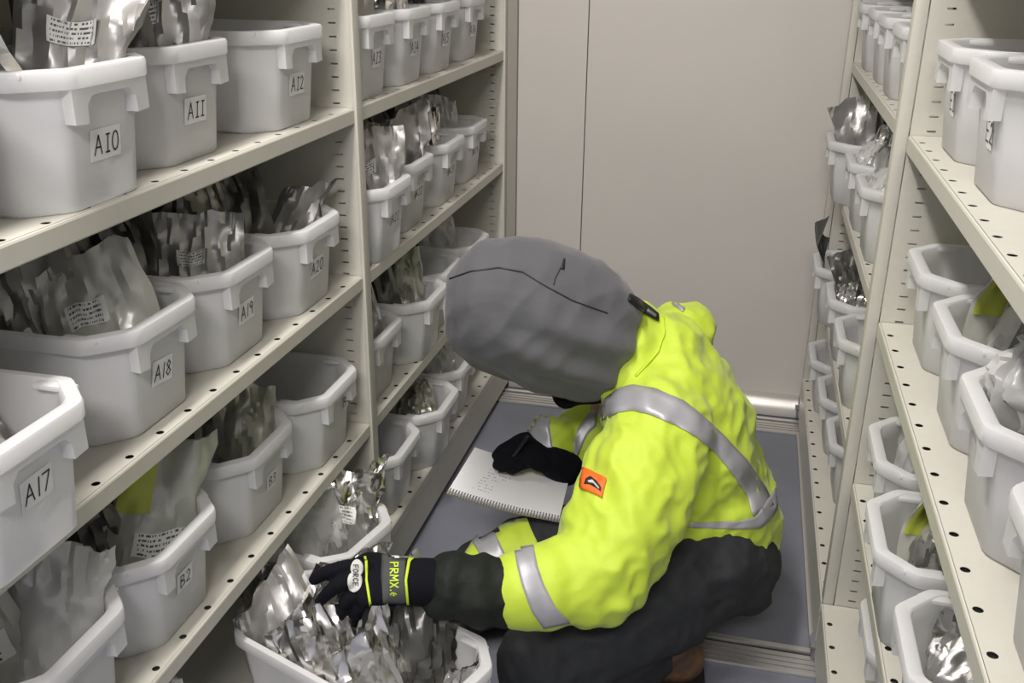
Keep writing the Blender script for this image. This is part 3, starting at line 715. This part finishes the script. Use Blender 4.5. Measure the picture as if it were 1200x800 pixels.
pouch('tint_b', 'D2', .07, .0, 'pale beige pouch lying low beside the grey hood', 50, 25, 0, sc=.9)
pouch('dark_a', 'D2', .14, -.03, 'dark pouch next to the beige ones left of the hood', 30, 4, -10)
pouch('dark_b', 'D4', .20, -.02, 'dark pouch in the tub above the hood', 30, 14, 0)
pouch('clear_b', 'D4', .12, .02, 'clear pouch standing in the tub above the hood', 60, 4, 0, sc=.95)
pouch('lump_foil', 'E2x', .085, .01, 'crumpled round foil lump in a bottom shelf tub', 30, 10, 0, up=.055)
pouch('dark_b', 'E2x', .22, -.02, 'dark reddish pouch deep in the tub with the foil lump', 20, 10, 0, sc=.7)
pouch('clear_b', 'E3x', .09, .01, 'pale pouch in the bottom tub under the hood', 40, 14, 0, sc=.9)
pouch('olive', 'E3x', .16, .0, 'grey green pouch in the bottom tub under the hood', 30, 10, -10, sc=.9)
# right rack
pouch('silver_b', 'F03', .10, .0, 'silver pouch glinting in the top far right tub beside the post', -30, 20, 0, sc=.85)
pouch('grey_b', 'F02', .12, .0, 'grey pouch in the second top far right tub', -30, 14, 0, sc=.85)
pouch('grey_b', 'F11', .055, .0, 'tall grey pouch sticking up by the back wall', -20, 3, -4, sc=1.0)
pouch('dark_a', 'F11', .11, .0, 'dark pouch behind the tall grey one by the back wall', -20, 3, 8)
pouch('silver_b', 'F12', .10, .01, 'silver pouch in the tub below the far right shelf edge', -30, 6, 0, sc=1)
pouch('dark_a', 'F12', .16, .01, 'dark pouch behind the silver one below the far right shelf edge', -30, 4, 6, up=.02)
pouch('lump', 'F12', .045, .0, 'puffy clear bag low in the second tub from the back wall', -30, 4, 6, up=.07)
pouch('lump', 'F13', .045, .0, 'puffy clear bag in the tub cut by the right post', -30, 4, 6, up=.06)
pouch('slim_dark', 'F21', .03, -.01, 'thin dark wrapper leaning out by the back wall on the third right shelf', 60, 0, -14, sc=1.0, up=.0)
pouch('dark_b', 'F22', .07, .01, 'dark crumpled foil in the third right shelf tub', -20, 4, -20, sc=.95)
pouch('foil' if 'foil' in KINDS else 'silver_b', 'F22', .05, -.02, 'silver crumpled foil low in the third right shelf tub', -20, 14, 0, sc=.75)
pouch('clear_b', 'R11', .17, .0, 'clear pouch deep in the tub beside the right post', -40, 4, 10, sc=.9)
pouch('lime_flash', 'R12', .085, .055, 'pouch with a lime green point between two right hand tubs', 24, 0, 6, sc=.92)
pouch('clear_b', 'R12', .070, .010, 'clear crinkled pouch at the front of the second right tub', -75, 8, 8, sc=.95)
pouch('silver_b', 'R12', .095, -.045, 'bunched silver pouch in the second right tub', -30, 22, 0, sc=.88)
pouch('clear_a', 'R12', .17, .02, 'clear labelled pouch behind in the second right tub', -30, 14, 0, sc=.95)
pouch('dark_a', 'R13', .100, .070, 'pointed black pouch rising behind the domed clear bag', -10, 0, 8, sc=1.0)
pouch('lump', 'R13', .062, .035, 'domed clear bag in the third tub of the second right shelf', -80, 4, 0, up=.075, sc=1.25)
pouch('silver_b', 'R13', .20, .0, 'silver pouch at the back of the third right tub', -30, 14, 0, sc=.9)
pouch('clear_b', 'R21', .075, -.02, 'clear pouch in the tub beside the right post', -50, 4, 0, sc=.9)
pouch('lime_flash', 'R22', .085, .025, 'grey pouch with lime stripe at the lower right', 24, 6, 8, sc=.80)
pouch('dark_a', 'R22', .115, -.030, 'dark pouch behind the lime striped one', -10, 4, 4, sc=.80)
pouch('silver_b', 'R22', .085, -.030, 'narrow silver pouch beside the lime striped one', -35, 4, 10, sc=.85)
pouch('silver_dot', 'R23', .062, .000, 'silver pouch with blue dot and white label at the lower right', -58, 34, -6, sc=.80)
pouch('silver_b', 'R23', .080, .045, 'shiny crumpled pouch behind the blue dot pouch', -40, 16, 0, sc=.80)

# ------------------------------------------------------------------ the person
person = empty('person', (.55, .02, 0)); tag(person, 'person crouching in a yellow hi-vis jacket, grey hood and black gloves, reaching into a tub', 'person')
bpy.context.view_layer.update()
INV = Matrix.Translation((-.55, -.02, 0))
def under(o, par=None):
    o.parent = par or person; o.matrix_parent_inverse = (par or person).matrix_world.inverted(); return o
def fold(amp, sc=1.0, seed=0):
    def d(co, nn):
        q = co*sc+V((seed, 0, 0))
        a = noise.noise(V((q.x*9, q.y*9, q.z*22))); b = noise.noise(V((q.x*22+q.z*14, q.y*16, q.z*8-q.x*10)))
        r1 = 1-2*abs(noise.noise(q*7.5+V((0, 3, 0)))); r2 = 1-2*abs(noise.noise(V((q.x*15+q.z*10, q.y*13, q.z*17-q.x*8))))
        r3 = 1-2*abs(noise.noise(V((q.x*30+q.z*18, q.y*22, q.z*30-q.x*14)))); return amp*(.45*a+.35*b+.55*(r1-.6)+.6*(r2-.6)+.30*(r3-.6))
    return d
near_sh = at(770, 512, 1.585); far_sh = at(795, 393, 1.90)
LAT = (far_sh-near_sh).normalized()
hip = at(842, 640, 1.78)
# joints
elN = at(703, 662, 1.475); cuN = at(612, 690, 1.43); wrN = at(500, 682, 1.40)
elF = at(662, 535, 1.93); wrF = at(640, 545, 1.87)
kneeN = at(640, 775, 1.62); ankN = at(775, 768, 1.70)
kneeF = at(662, 640, 1.86); ankF = at(505, 738, 1.775)
hipN = at(812, 655, 1.70); hipF = at(835, 606, 1.88)
jb = bmesh.new()
pts = [at(846, 608, 1.80), at(820, 560, 1.765), at(797, 500, 1.74), at(765, 443, 1.725), at(735, 408, 1.71)]
limb(jb, pts, [(.182, .108), (.190, .116), (.198, .124), (.180, .108), (.105, .080)], n=28, side=LAT)
limb(jb, [near_sh+LAT*.05, near_sh, at(742, 580, 1.52), elN, at(650, 684, 1.445), cuN], [.085, .088, .092, .084, .066, .060], n=22)
limb(jb, [far_sh-LAT*.05, far_sh, at(735, 460, 1.95), elF, at(645, 520, 1.90)], [.070, .068, .072, .064, .055], n=20)
def sleeve_fold(co, nn):
    d = fold(.011)(co, nn)*min(1, max(.12, ((co-cuN).length-.055)/.07))
    s = (co-elN).dot((cuN-elN).normalized())
    dist = (co-elN).length
    if dist < .17: d += .0035*math.sin(s*140+3*noise.noise(co*10))*(1-dist/.17)
    return d
jacket = fuse('jacket', jb, 'hi_vis', .0055, 5, disp=sleeve_fold); under(jacket)
# hood: bowed head, crown to the left, collar to the right
SEC = [((521, 352), (521, 368), .02), ((527, 322), (522, 390), .062), ((541, 300), (531, 408), .090), ((562, 285), (551, 427), .112), ((600, 279), (585, 443), .128), ((645, 283), (622, 460), .132), ((690, 299), (655, 467), .128), ((722, 319), (680, 471), .118), ((741, 344), (698, 469), .105), ((752, 360), (716, 458), .085)]
hb = bmesh.new(); rings = []; nH = 40
DH = lambda x: 1.675+.0002*(x-620)
for a, b, dep in SEC:
    A, B = at(*a, DH(a[0])), at(*b, DH(b[0])); c = (A+B)/2; e = (A-B)/2
    s_ = FW
    ring_ = []
    for k in range(nH):
        t = 2*math.pi*k/nH; cc, ss = math.cos(t), math.sin(t)
        p = c+e*(abs(cc)**.9*(1 if cc > 0 else -1))+s_*(dep*abs(ss)**.92*(1 if ss > 0 else -1))
        ring_.append(hb.verts.new(p))
    rings.append(ring_)
for A, B in zip(rings, rings[1:]):
    for k in range(nH): hb.faces.new((A[k], A[(k+1) % nH], B[(k+1) % nH], B[k]))
hb.faces.new(rings[0]); hb.faces.new(rings[-1][::-1])
def hood_fold(co, nn):
    d = .0035*noise.noise(co*9)+.003*(1-2*abs(noise.noise(V((co.x*14, co.y*10, co.z*18-co.x*9)))))+.0022*noise.noise(V((co.x*30, co.y*12, co.z*30)))
    # long drag folds running to the collar
    c = at(690, 400, 1.6); q = co-c
    d += .0075*max(0, 1-q.length/.19)*math.sin((q.z*.9+q.x*.55)*95+2*noise.noise(co*8))
    return d
hood = fuse('hood', hb, 'hood_cloth', .0045, 4, disp=hood_fold); under(hood)
# opening of the hood, facing the floor
me = hood.data; bm = bmesh.new(); bm.from_mesh(me)
fc = at(632, 440, 1.675); fd = V((-.25, 0, -.97))
kill = [f_ for f_ in bm.faces if ((f_.calc_center_median()-fc)-fd*(f_.calc_center_median()-fc).dot(fd)).length < .062 and f_.normal.dot(fd) > .55]
bmesh.ops.delete(bm, geom=kill, context='FACES'); bm.to_mesh(me); bm.free()
md = hood.modifiers.new('t', 'SOLIDIFY'); md.thickness = .004; md.offset = -1
# lower sleeve, dark green
sb = bmesh.new(); limb(sb, [at(632, 692, 1.44), at(600, 693, 1.432), at(560, 692, 1.42), at(532, 688, 1.408), at(524, 687, 1.406)], [.050, .0525, .051, .0485, .047], n=24)
def lf(co, nn):
    s = (co-cuN).dot((wrN-cuN).normalized()); return (fold(.007, 1, 5)(co, nn)+.003*math.sin(s*120+4*noise.noise(co*12)))*min(1, max(.05, (s-.01)/.05))
slv = fuse('lower_sleeve', sb, 'dark_green_cloth', .004, 3, disp=lf); under(slv)
# trousers
tb = bmesh.new()
limb(tb, [at(843, 618, 1.80), at(843, 646, 1.79), at(826, 660, 1.79)], [(.155, .090), (.170, .106), (.145, .088)], n=26, side=LAT)
limb(tb, [hipN, at(760, 700, 1.66), kneeN], [.120, .105, .088], n=22)
limb(tb, [kneeN, at(700, 775, 1.66), at(758, 757, 1.70), at(774, 755, 1.70)], [.085, .078, .062, .054], n=22)
limb(tb, [hipF, at(755, 640, 1.88), kneeF], [.100, .088, .078], n=22)
limb(tb, [kneeF, at(590, 668, 1.83), at(530, 712, 1.80)], [.082, .081, .068], n=22)
def tf(co, nn): return fold(.009, 1, 11)(co, nn) if co.z > .02 else 0
trs = fuse('trousers', tb, 'trouser_cloth', .0065, 5, disp=tf); under(trs)
# boots
def boot(heel, toe, up, nm, leg=.10):
    b = bmesh.new(); ax = (toe-heel).normalized()
    limb(b, [heel, heel+ax*.10, heel+ax*.20, heel+ax*.255], [(.046, .040), (.046, .044), (.040, .040), (.030, .036)], n=20, side=up)
    limb(b, [heel+ax*.03, heel+ax*.02+up*leg], [.042, .046], n=20)
    o = fuse(nm, b, 'boot_leather', .004, 3); under(o)
    b = bmesh.new(); sd = ax.cross(up).normalized(); prof = [(-.045, .030), (-.02, .042), (.06, .040), (.15, .046), (.22, .044), (.27, .030), (.285, .010)]
    top, bot = [], []
    outl = [heel+ax*a+sd*w_ for a, w_ in prof]+[heel+ax*a-sd*w_ for a, w_ in prof[::-1]]
    top = [b.verts.new(p-up*.030) for p in outl]; bot = [b.verts.new(p-up*.050) for p in outl]
    b.faces.new(top); b.faces.new(bot[::-1])
    for i in range(len(top)): j = (i+1) % len(top); b.faces.new((top[i], top[j], bot[j], bot[i]))
    s_ = obj('sole', b, 'boot_sole'); under(s_, o); return o
# near foot: toes tucked on the floor, sole turned back
hN = at(806, 760, 1.735); tN = V((hN.x-.075, hN.y-.01, .045)); axn = (tN-hN).normalized()
upn = (V((-1, 0, .15))-axn*V((-1, 0, .15)).dot(axn)).normalized()
hN2 = V((.600, -.082, .075))
axn = V((.10, -.05, -.35)).normalized(); 
boot(at(799, 770, 1.695), at(799, 770, 1.695)+V((-.21, -.02, -.015)), V((.15, .05, 1)).normalized(), 'boot')
boot(V((ankF.x+.02, ankF.y+.03, .052)), V((ankF.x+.02, ankF.y-.22, .052)), V((0, 0, 1)), 'boot', .05)
# body (skin) inside the clothes
bb = bmesh.new()
limb(bb, pts, [(.13, .085), (.14, .095), (.15, .10), (.13, .085), (.055, .055)], n=20, side=LAT)
hc = at(622, 372, 1.675); dn = V((-.15, 0, -.99)).normalized(); cr = V((-.99, 0, .15)).normalized(); lt = V((0, 1, 0))
RH = Matrix((cr, lt, dn)).transposed()
blob(bb, hc, .100, .072, .086, RH); blob(bb, hc+dn*.03-cr*.045, .055, .052, .055, RH)
limb(bb, [at(735, 408, 1.71), at(690, 395, 1.69), hc-cr*.05], [.058, .054, .055])
fz = lambda a, b, c: hc+cr*a+lt*b+dn*c
limb(bb, [fz(.008, 0, .082), fz(-.014, 0, .098), fz(-.026, 0, .090)], [.008, .011, .013], n=10)      # nose
blob(bb, fz(-.048, 0, .083), .006, .022, .007, RH); blob(bb, fz(-.056, 0, .082), .006, .019, .007, RH)   # lips
blob(bb, fz(.014, 0, .078), .008, .042, .010, RH)                                                # brow
for sg in (1, -1): blob(bb, fz(-.01, sg*.073, -.005), .030, .008, .018, RH)                      # ears
limb(bb, [near_sh+LAT*.04, near_sh, elN], [.055, .052, .045]); limb(bb, [elN, cuN, wrN, at(455, 681, 1.395)], [.044, .038, .028, .026])
limb(bb, [far_sh-LAT*.04, far_sh, elF], [.05, .05, .042]); limb(bb, [elF, at(648, 536, 1.88), at(630, 535, 1.855)], [.040, .030, .024])
limb(bb, [hipN, at(760, 700, 1.66), kneeN], [.085, .075, .058]); limb(bb, [kneeN, at(700, 775, 1.66), at(770, 762, 1.70), at(792, 765, 1.70)], [.050, .046, .032, .026])
limb(bb, [hipF, at(755, 640, 1.88), kneeF], [.07, .06, .050]); limb(bb, [kneeF, at(590, 668, 1.83), ankF], [.046, .044, .034])
# hands: joints shared by the hand and its glove
def hand(bm, wrist, palm_end, fingers, thumb, up, pr, fr):
    ax = (palm_end-wrist).normalized()
    limb(bm, [wrist, wrist*.6+palm_end*.4, palm_end], [(pr*.62, pr*.80), (pr*.60, pr*1.12), (pr*.46, pr*1.18)], n=18, side=up)
    for f_ in fingers: limb(bm, f_, [fr*1.08]+[fr]*(len(f_)-2)+[fr*.82], n=12, k=4)
    limb(bm, thumb, [fr*1.35, fr*1.2, fr*1.05, fr*.9], n=12, k=4)
h_w = at(462, 681, 1.392); h_p = at(424, 683, 1.382)
fN = [[at(428, 664, 1.385), at(404, 664, 1.372), at(384, 670, 1.372), at(368, 679, 1.380)],
      [at(424, 676, 1.380), at(403, 682, 1.362), at(386, 693, 1.368), at(375, 704, 1.380)],
      [at(426, 689, 1.378), at(409, 700, 1.366), at(401, 714, 1.380), at(400, 727, 1.398)],
      [at(434, 700, 1.382), at(421, 711, 1.374), at(415, 723, 1.390), at(416, 733, 1.405)]]
thN = [at(455, 662, 1.400), at(436, 656, 1.425), at(412, 664, 1.430), at(392, 676, 1.425)]
UPN = V((0, -.25, 1)).normalized()
f_w = at(648, 540, 1.858); f_p = at(618, 528, 1.840)
fF = [[at(620, 518, 1.848), at(604, 519, 1.830), at(589, 526, 1.834), at(581, 533, 1.846)],
      [at(616, 525, 1.842), at(600, 527, 1.822), at(588, 536, 1.830), at(582, 545, 1.846)],
      [at(616, 533, 1.838), at(602, 538, 1.822), at(593, 545, 1.832), at(588, 549, 1.846)],
      [at(620, 541, 1.838), at(609, 546, 1.826), at(602, 549, 1.836), at(598, 550, 1.848)]]
thF = [at(636, 521, 1.865), at(618, 513, 1.872), at(600, 520, 1.868), at(586, 530, 1.860)]
hand(bb, h_w, h_p, fN, thN, UPN, .026, .0072); hand(bb, f_w, f_p, fF, thF, V((0, -.3, 1)).normalized(), .026, .0072)
body = fuse('body', bb, 'skin', .0045, 3); under(body)
for sg in (1, -1):
    b = bmesh.new(); blob(b, fz(.002, sg*.028, .074), .011, .011, .011, seg=12); e = obj('eye', b, 'eye_white', smooth=True); under(e)
b = bmesh.new(); blob(b, hc+cr*.012-dn*.012, .096, .074, .080, RH); e = fuse('hair', b, 'hair', .006, 2); under(e)
nb_ = bmesh.new(); limb(nb_, [at(715, 415, 1.71), at(690, 440, 1.70), at(664, 462, 1.70)], [.062, .056, .026]); nw = fuse('neck_warmer', nb_, 'knit_black', .004, 2); under(nw)
# near glove
gb = bmesh.new(); hand(gb, h_w, h_p, fN, thN, UPN, .0345, .0102)
gN = fuse('glove', gb, 'knit_black', .0028, 2, disp=lambda c, n_: .0012*noise.noise(c*45)); under(gN)
gb = bmesh.new(); limb(gb, [at(462, 681, 1.392), at(480, 681, 1.394), at(500, 682, 1.40), at(520, 684, 1.408)], [(.0310, .0345), (.0320, .0335), (.034, .035), (.036, .038)], n=24, side=UPN)
cN = fuse('knit_cuff', gb, 'knit_black', .003, 3); under(cN, gN)
gb = bmesh.new(); hand(gb, f_w, f_p, fF, thF, V((0, -.3, 1)).normalized(), .034, .0105); limb(gb, [f_w, at(664, 548, 1.88)], [.032, .034])
gF = fuse('glove', gb, 'knit_black', .0028, 2, disp=lambda c, n_: .0012*noise.noise(c*45)); under(gF)
bpy.context.view_layer.update()
# trims and markings
bj = bvh_of(jacket); bg = bvh_of(gN, cN); bh = bvh_of(hood); bt = bvh_of(trs); bjh = bvh_of(jacket, hood)
def pp(nm, bv, A, B, mt, par, **k): o = patch(nm, bv, A, B, mt, None, **k); under(o, par); return o
pp('reflective_band', bj, [(671, 519), (677, 501), (696, 477), (724, 456), (741, 451), (769, 456), (801, 470), (825, 489), (850, 513), (876, 541), (897, 572), (906, 592)],
   [(674, 540), (689, 508), (706, 493), (724, 484), (741, 481), (762, 486), (790, 498), (815, 512), (836, 529), (857, 554), (876, 583), (881, 604)], 'silver_tape', jacket, nx=60, off=.002)
pp('reflective_band', bj, [(910, 568), (896, 590), (884, 606), (862, 610), (838, 611), (810, 611)], [(912, 592), (903, 608), (890, 619), (862, 620), (838, 619), (806, 617)], 'silver_tape', jacket, nx=36, off=.002)
pp('reflective_band', bj, [(602, 640), (606, 664), (611, 684), (623, 716), (637, 735)], [(625, 636), (630, 664), (637, 684), (651, 711), (668, 729)], 'silver_tape', jacket, nx=30, ny=6, off=.002)
pp('reflective_band', bj, [(652, 470), (646, 480), (644, 500), (648, 530)], [(624, 478), (617, 492), (620, 512), (640, 530)], 'silver_tape', jacket, nx=20, ny=6, off=.002)
pp('shoulder_piping', bj, [(742, 337), (760, 338), (782, 347), (803, 362)], [(742, 340), (760, 342), (780, 351), (800, 366)], 'silver_tape', jacket, nx=24, ny=2, off=.002)
pp('yoke_seam', bj, [(776, 372), (778, 390), (770, 412), (752, 432), (744, 440)], [(778, 372), (780, 390), (772, 413), (754, 434), (746, 442)], 'lime_trim', jacket, nx=24, ny=1, off=.002)
bad = pp('badge', bj, [(684, 548), (680, 571)], [(712, 560), (706, 584)], 'badge_orange', jacket, nx=8, ny=8, off=.003)
pp('emblem', bvh_of(bad), [(687, 561), (692, 558), (700, 564), (705, 572)], [(685, 567), (692, 568), (699, 572), (704, 576)], 'ink', bad, nx=12, ny=2, off=.0012)
pp('emblem', bvh_of(bad), [(689, 564), (695, 563), (702, 572)], [(690, 566), (696, 567), (702, 574)], 'logo_white', bad, nx=12, ny=2, off=.0026)
st = pp('neck_strap', bjh, [(736, 345), (748, 352), (760, 361), (770, 369)], [(734, 352), (745, 361), (757, 370), (770, 377)], 'strap_black', hood, nx=14, ny=3, off=.004, thick=.003)
pp('buckle', bvh_of(st), [(758, 363), (768, 370)], [(756, 368), (766, 374)], 'bracket_grey', st, nx=6, ny=2, off=.003, thick=.003)
pp('seam_line', bh, [(527, 326), (552, 317), (585, 313), (612, 318), (640, 335), (672, 352), (712, 366)], [(527, 327.5), (552, 318.5), (585, 314.5), (612, 319.5), (640, 336.5), (672, 353.5), (712, 367.5)], 'strap_black', hood, nx=50, ny=1, off=.0008, thick=.0006)
pp('seam_line', bh, [(657, 312), (650, 326), (648, 334)], [(658.2, 312), (651.2, 326), (649.2, 334)], 'strap_black', hood, nx=10, ny=1, off=.0008, thick=.0006)
pp('vent_tab', bh, [(660, 303), (656, 315)], [(662, 304), (661, 316)], 'strap_black', hood, nx=4, ny=2, off=.0015)
pp('hi_vis_band', bt, [(545, 651), (556, 633), (572, 622), (600, 612), (618, 608)], [(560, 690), (580, 690), (600, 690), (622, 680), (640, 660)], 'hi_vis', trs, nx=30, ny=10, off=.004)
pp('reflective_band', bt, [(554, 636), (565, 626), (578, 620)], [(590, 695), (600, 690), (608, 688)], 'silver_tape', trs, nx=10, ny=12, off=.0065)
# glove markings
pp('cuff_band', bg, [(448, 650), (447, 680), (449, 712)], [(476, 650), (474, 680), (478, 712)], 'cuff_grey', gN, nx=20, ny=8, off=.0015)
pp('lime_line', bg, [(427, 652), (428, 680), (433, 713)], [(430, 652), (431, 680), (436, 713)], 'lime_trim', gN, nx=20, ny=2, off=.0018)
pp('lime_line', bg, [(486, 651), (478, 656), (474, 680), (477, 712)], [(487, 654), (481, 659), (477, 680), (480, 712)], 'lime_trim', gN, nx=24, ny=2, off=.0025)
def disc_patch(cx, cy, rx, ry):
    N = 16; A = [(cx-rx*math.sin(math.pi*i/N), cy-ry*math.cos(math.pi*i/N)) for i in range(N+1)]; B = [(cx+rx*math.sin(math.pi*i/N), cy-ry*math.cos(math.pi*i/N)) for i in range(N+1)]; return A, B
lg = pp('logo_patch', bg, *disc_patch(418, 666, 7.5, 9.5), 'logo_white', gN, nx=16, ny=6, off=.0018)
lg2 = pp('logo_patch', bg, *disc_patch(415.5, 682, 8.8, 12), 'logo_white', gN, nx=16, ny=6, off=.0018)
def text_on(bv, txt, cx, cy, ang, h, stroke, mt, par, off, nm='lettering'):
    bm = bmesh.new(); ca, sa = math.cos(ang), math.sin(ang)
    h0 = bv.ray_cast(CAM, ray(cx, cy).normalized())[0]; toward = (CAM-h0).normalized()*.5+V((0, 0, .5))
    for poly in lettering(txt, h, stroke, gap=.28):
        vs = []
        for p in poly:
            x, y = cx+p.x*ca+p.y*sa, cy+p.x*sa-p.y*ca
            hh = bv.ray_cast(CAM, ray(x, y).normalized())
            if hh[0] is None: break
            vs.append(bm.verts.new(hh[0]+toward*off))
        if len(vs) == 4: bm.faces.new(vs)
    o = obj(nm, bm, mt); under(o, par); return o
bpy.context.view_layer.update()
text_on(bvh_of(lg, lg2), 'FORCE', 416.8, 674.5, math.pi/2, 6.0, .95, 'ink', gN, .0022)
text_on(bg, 'PRMX.6', 462, 680, math.pi/2, 9.0, 1.5, 'lime_trim', gN, .0045)
# ------------------------------------------------------------------ notebook
nb = [at(525, 576, 1.80), at(655, 609, 1.79), at(668, 556, 1.885), at(556, 526, 1.905)]
nroot = empty('notebook', nb[0]); tag(nroot, 'spiral bound notebook with handwritten rows lying open on the knee', 'notebook'); bpy.context.view_layer.update()
def nbp(u, v, e=0):
    p = (nb[0]*(1-u)+nb[1]*u)*(1-v)+(nb[3]*(1-u)+nb[2]*u)*v
    n_ = (nb[1]-nb[0]).cross(nb[3]-nb[0]).normalized()
    return p+n_*(e-.006*math.sin(u*math.pi)*(1-.3*v))
def slab(e0, e1, u0=0, u1=1, v0=0, v1=1, N=10):
    bm = bmesh.new(); T = [[bm.verts.new(nbp(u0+(u1-u0)*i/N, v0+(v1-v0)*j/N, e1)) for j in range(N+1)] for i in range(N+1)]
    B = [[bm.verts.new(nbp(u0+(u1-u0)*i/N, v0+(v1-v0)*j/N, e0)) for j in range(N+1)] for i in range(N+1)]
    for i in range(N):
        for j in range(N): bm.faces.new((T[i][j], T[i+1][j], T[i+1][j+1], T[i][j+1])); bm.faces.new((B[i][j], B[i][j+1], B[i+1][j+1], B[i+1][j]))
    for i in range(N):
        for j in (0, N): bm.faces.new((T[i][j], T[i+1][j], B[i+1][j], B[i][j])); bm.faces.new((T[j][i], T[j][i+1], B[j][i+1], B[j][i]))
    return bm
under(obj('page', slab(.0005, .0045), 'notepaper', smooth='auto'), nroot); under(obj('cardboard_back', slab(-.003, .0, -.005, 1.005, -.03, 1.0), 'cardboard', smooth='auto'), nroot)
bm = bmesh.new()
for k in range(38):
    u = .015+.97*k/37; tube(bm, [nbp(u, .035, .006), nbp(u, -.01, .0075), nbp(u, -.035, .001), nbp(u, -.01, -.005), nbp(u, .02, -.004)], [.0009]*5, n=6)
under(obj('spiral_binding', bm, 'bracket_grey', smooth=True), nroot)
bm = bmesh.new()
for k in range(38):
    u = .015+.97*k/37; c = [nbp(u-.006, .03, .0048), nbp(u+.006, .03, .0048), nbp(u+.006, .052, .0048), nbp(u-.006, .052, .0048)]; bm.faces.new([bm.verts.new(p) for p in c])
under(obj('punch_holes', bm, 'ink_grey'), nroot)
bm = bmesh.new(); rr = random.Random(3)
for r_ in range(11):                                     # faint pencilled rows
    v = .18+.065*r_; u = .18+.25*rr.random()*0+.01*r_
    for k in range(rr.randint(4, 9)):
        l_ = .006+.016*rr.random(); a = [nbp(u, v, .0049), nbp(u+l_, v+.006*rr.random(), .0049), nbp(u+l_, v+.018, .0049), nbp(u, v+.014, .0049)]
        if rr.random() < .55: bm.faces.new([bm.verts.new(p) for p in a])
        u += l_+.012
under(obj('handwriting', bm, 'ink_grey'), nroot)
pen = empty('pen', at(592, 540, 1.80)); tag(pen, 'dark pen held in the glove over the notebook', 'pen'); bpy.context.view_layer.update()
bm = bmesh.new(); tube(bm, [at(586, 552, 1.85), at(604, 531, 1.812), at(618, 512, 1.79)], [.0025, .0038, .0038], n=10); under(obj('barrel', bm, 'strap_black', smooth=True), pen)
bm = bmesh.new(); tube(bm, [at(584, 554, 1.856), at(586, 552, 1.85)], [.0008, .0024], n=10); under(obj('tip', bm, 'bracket_grey', smooth=True), pen)
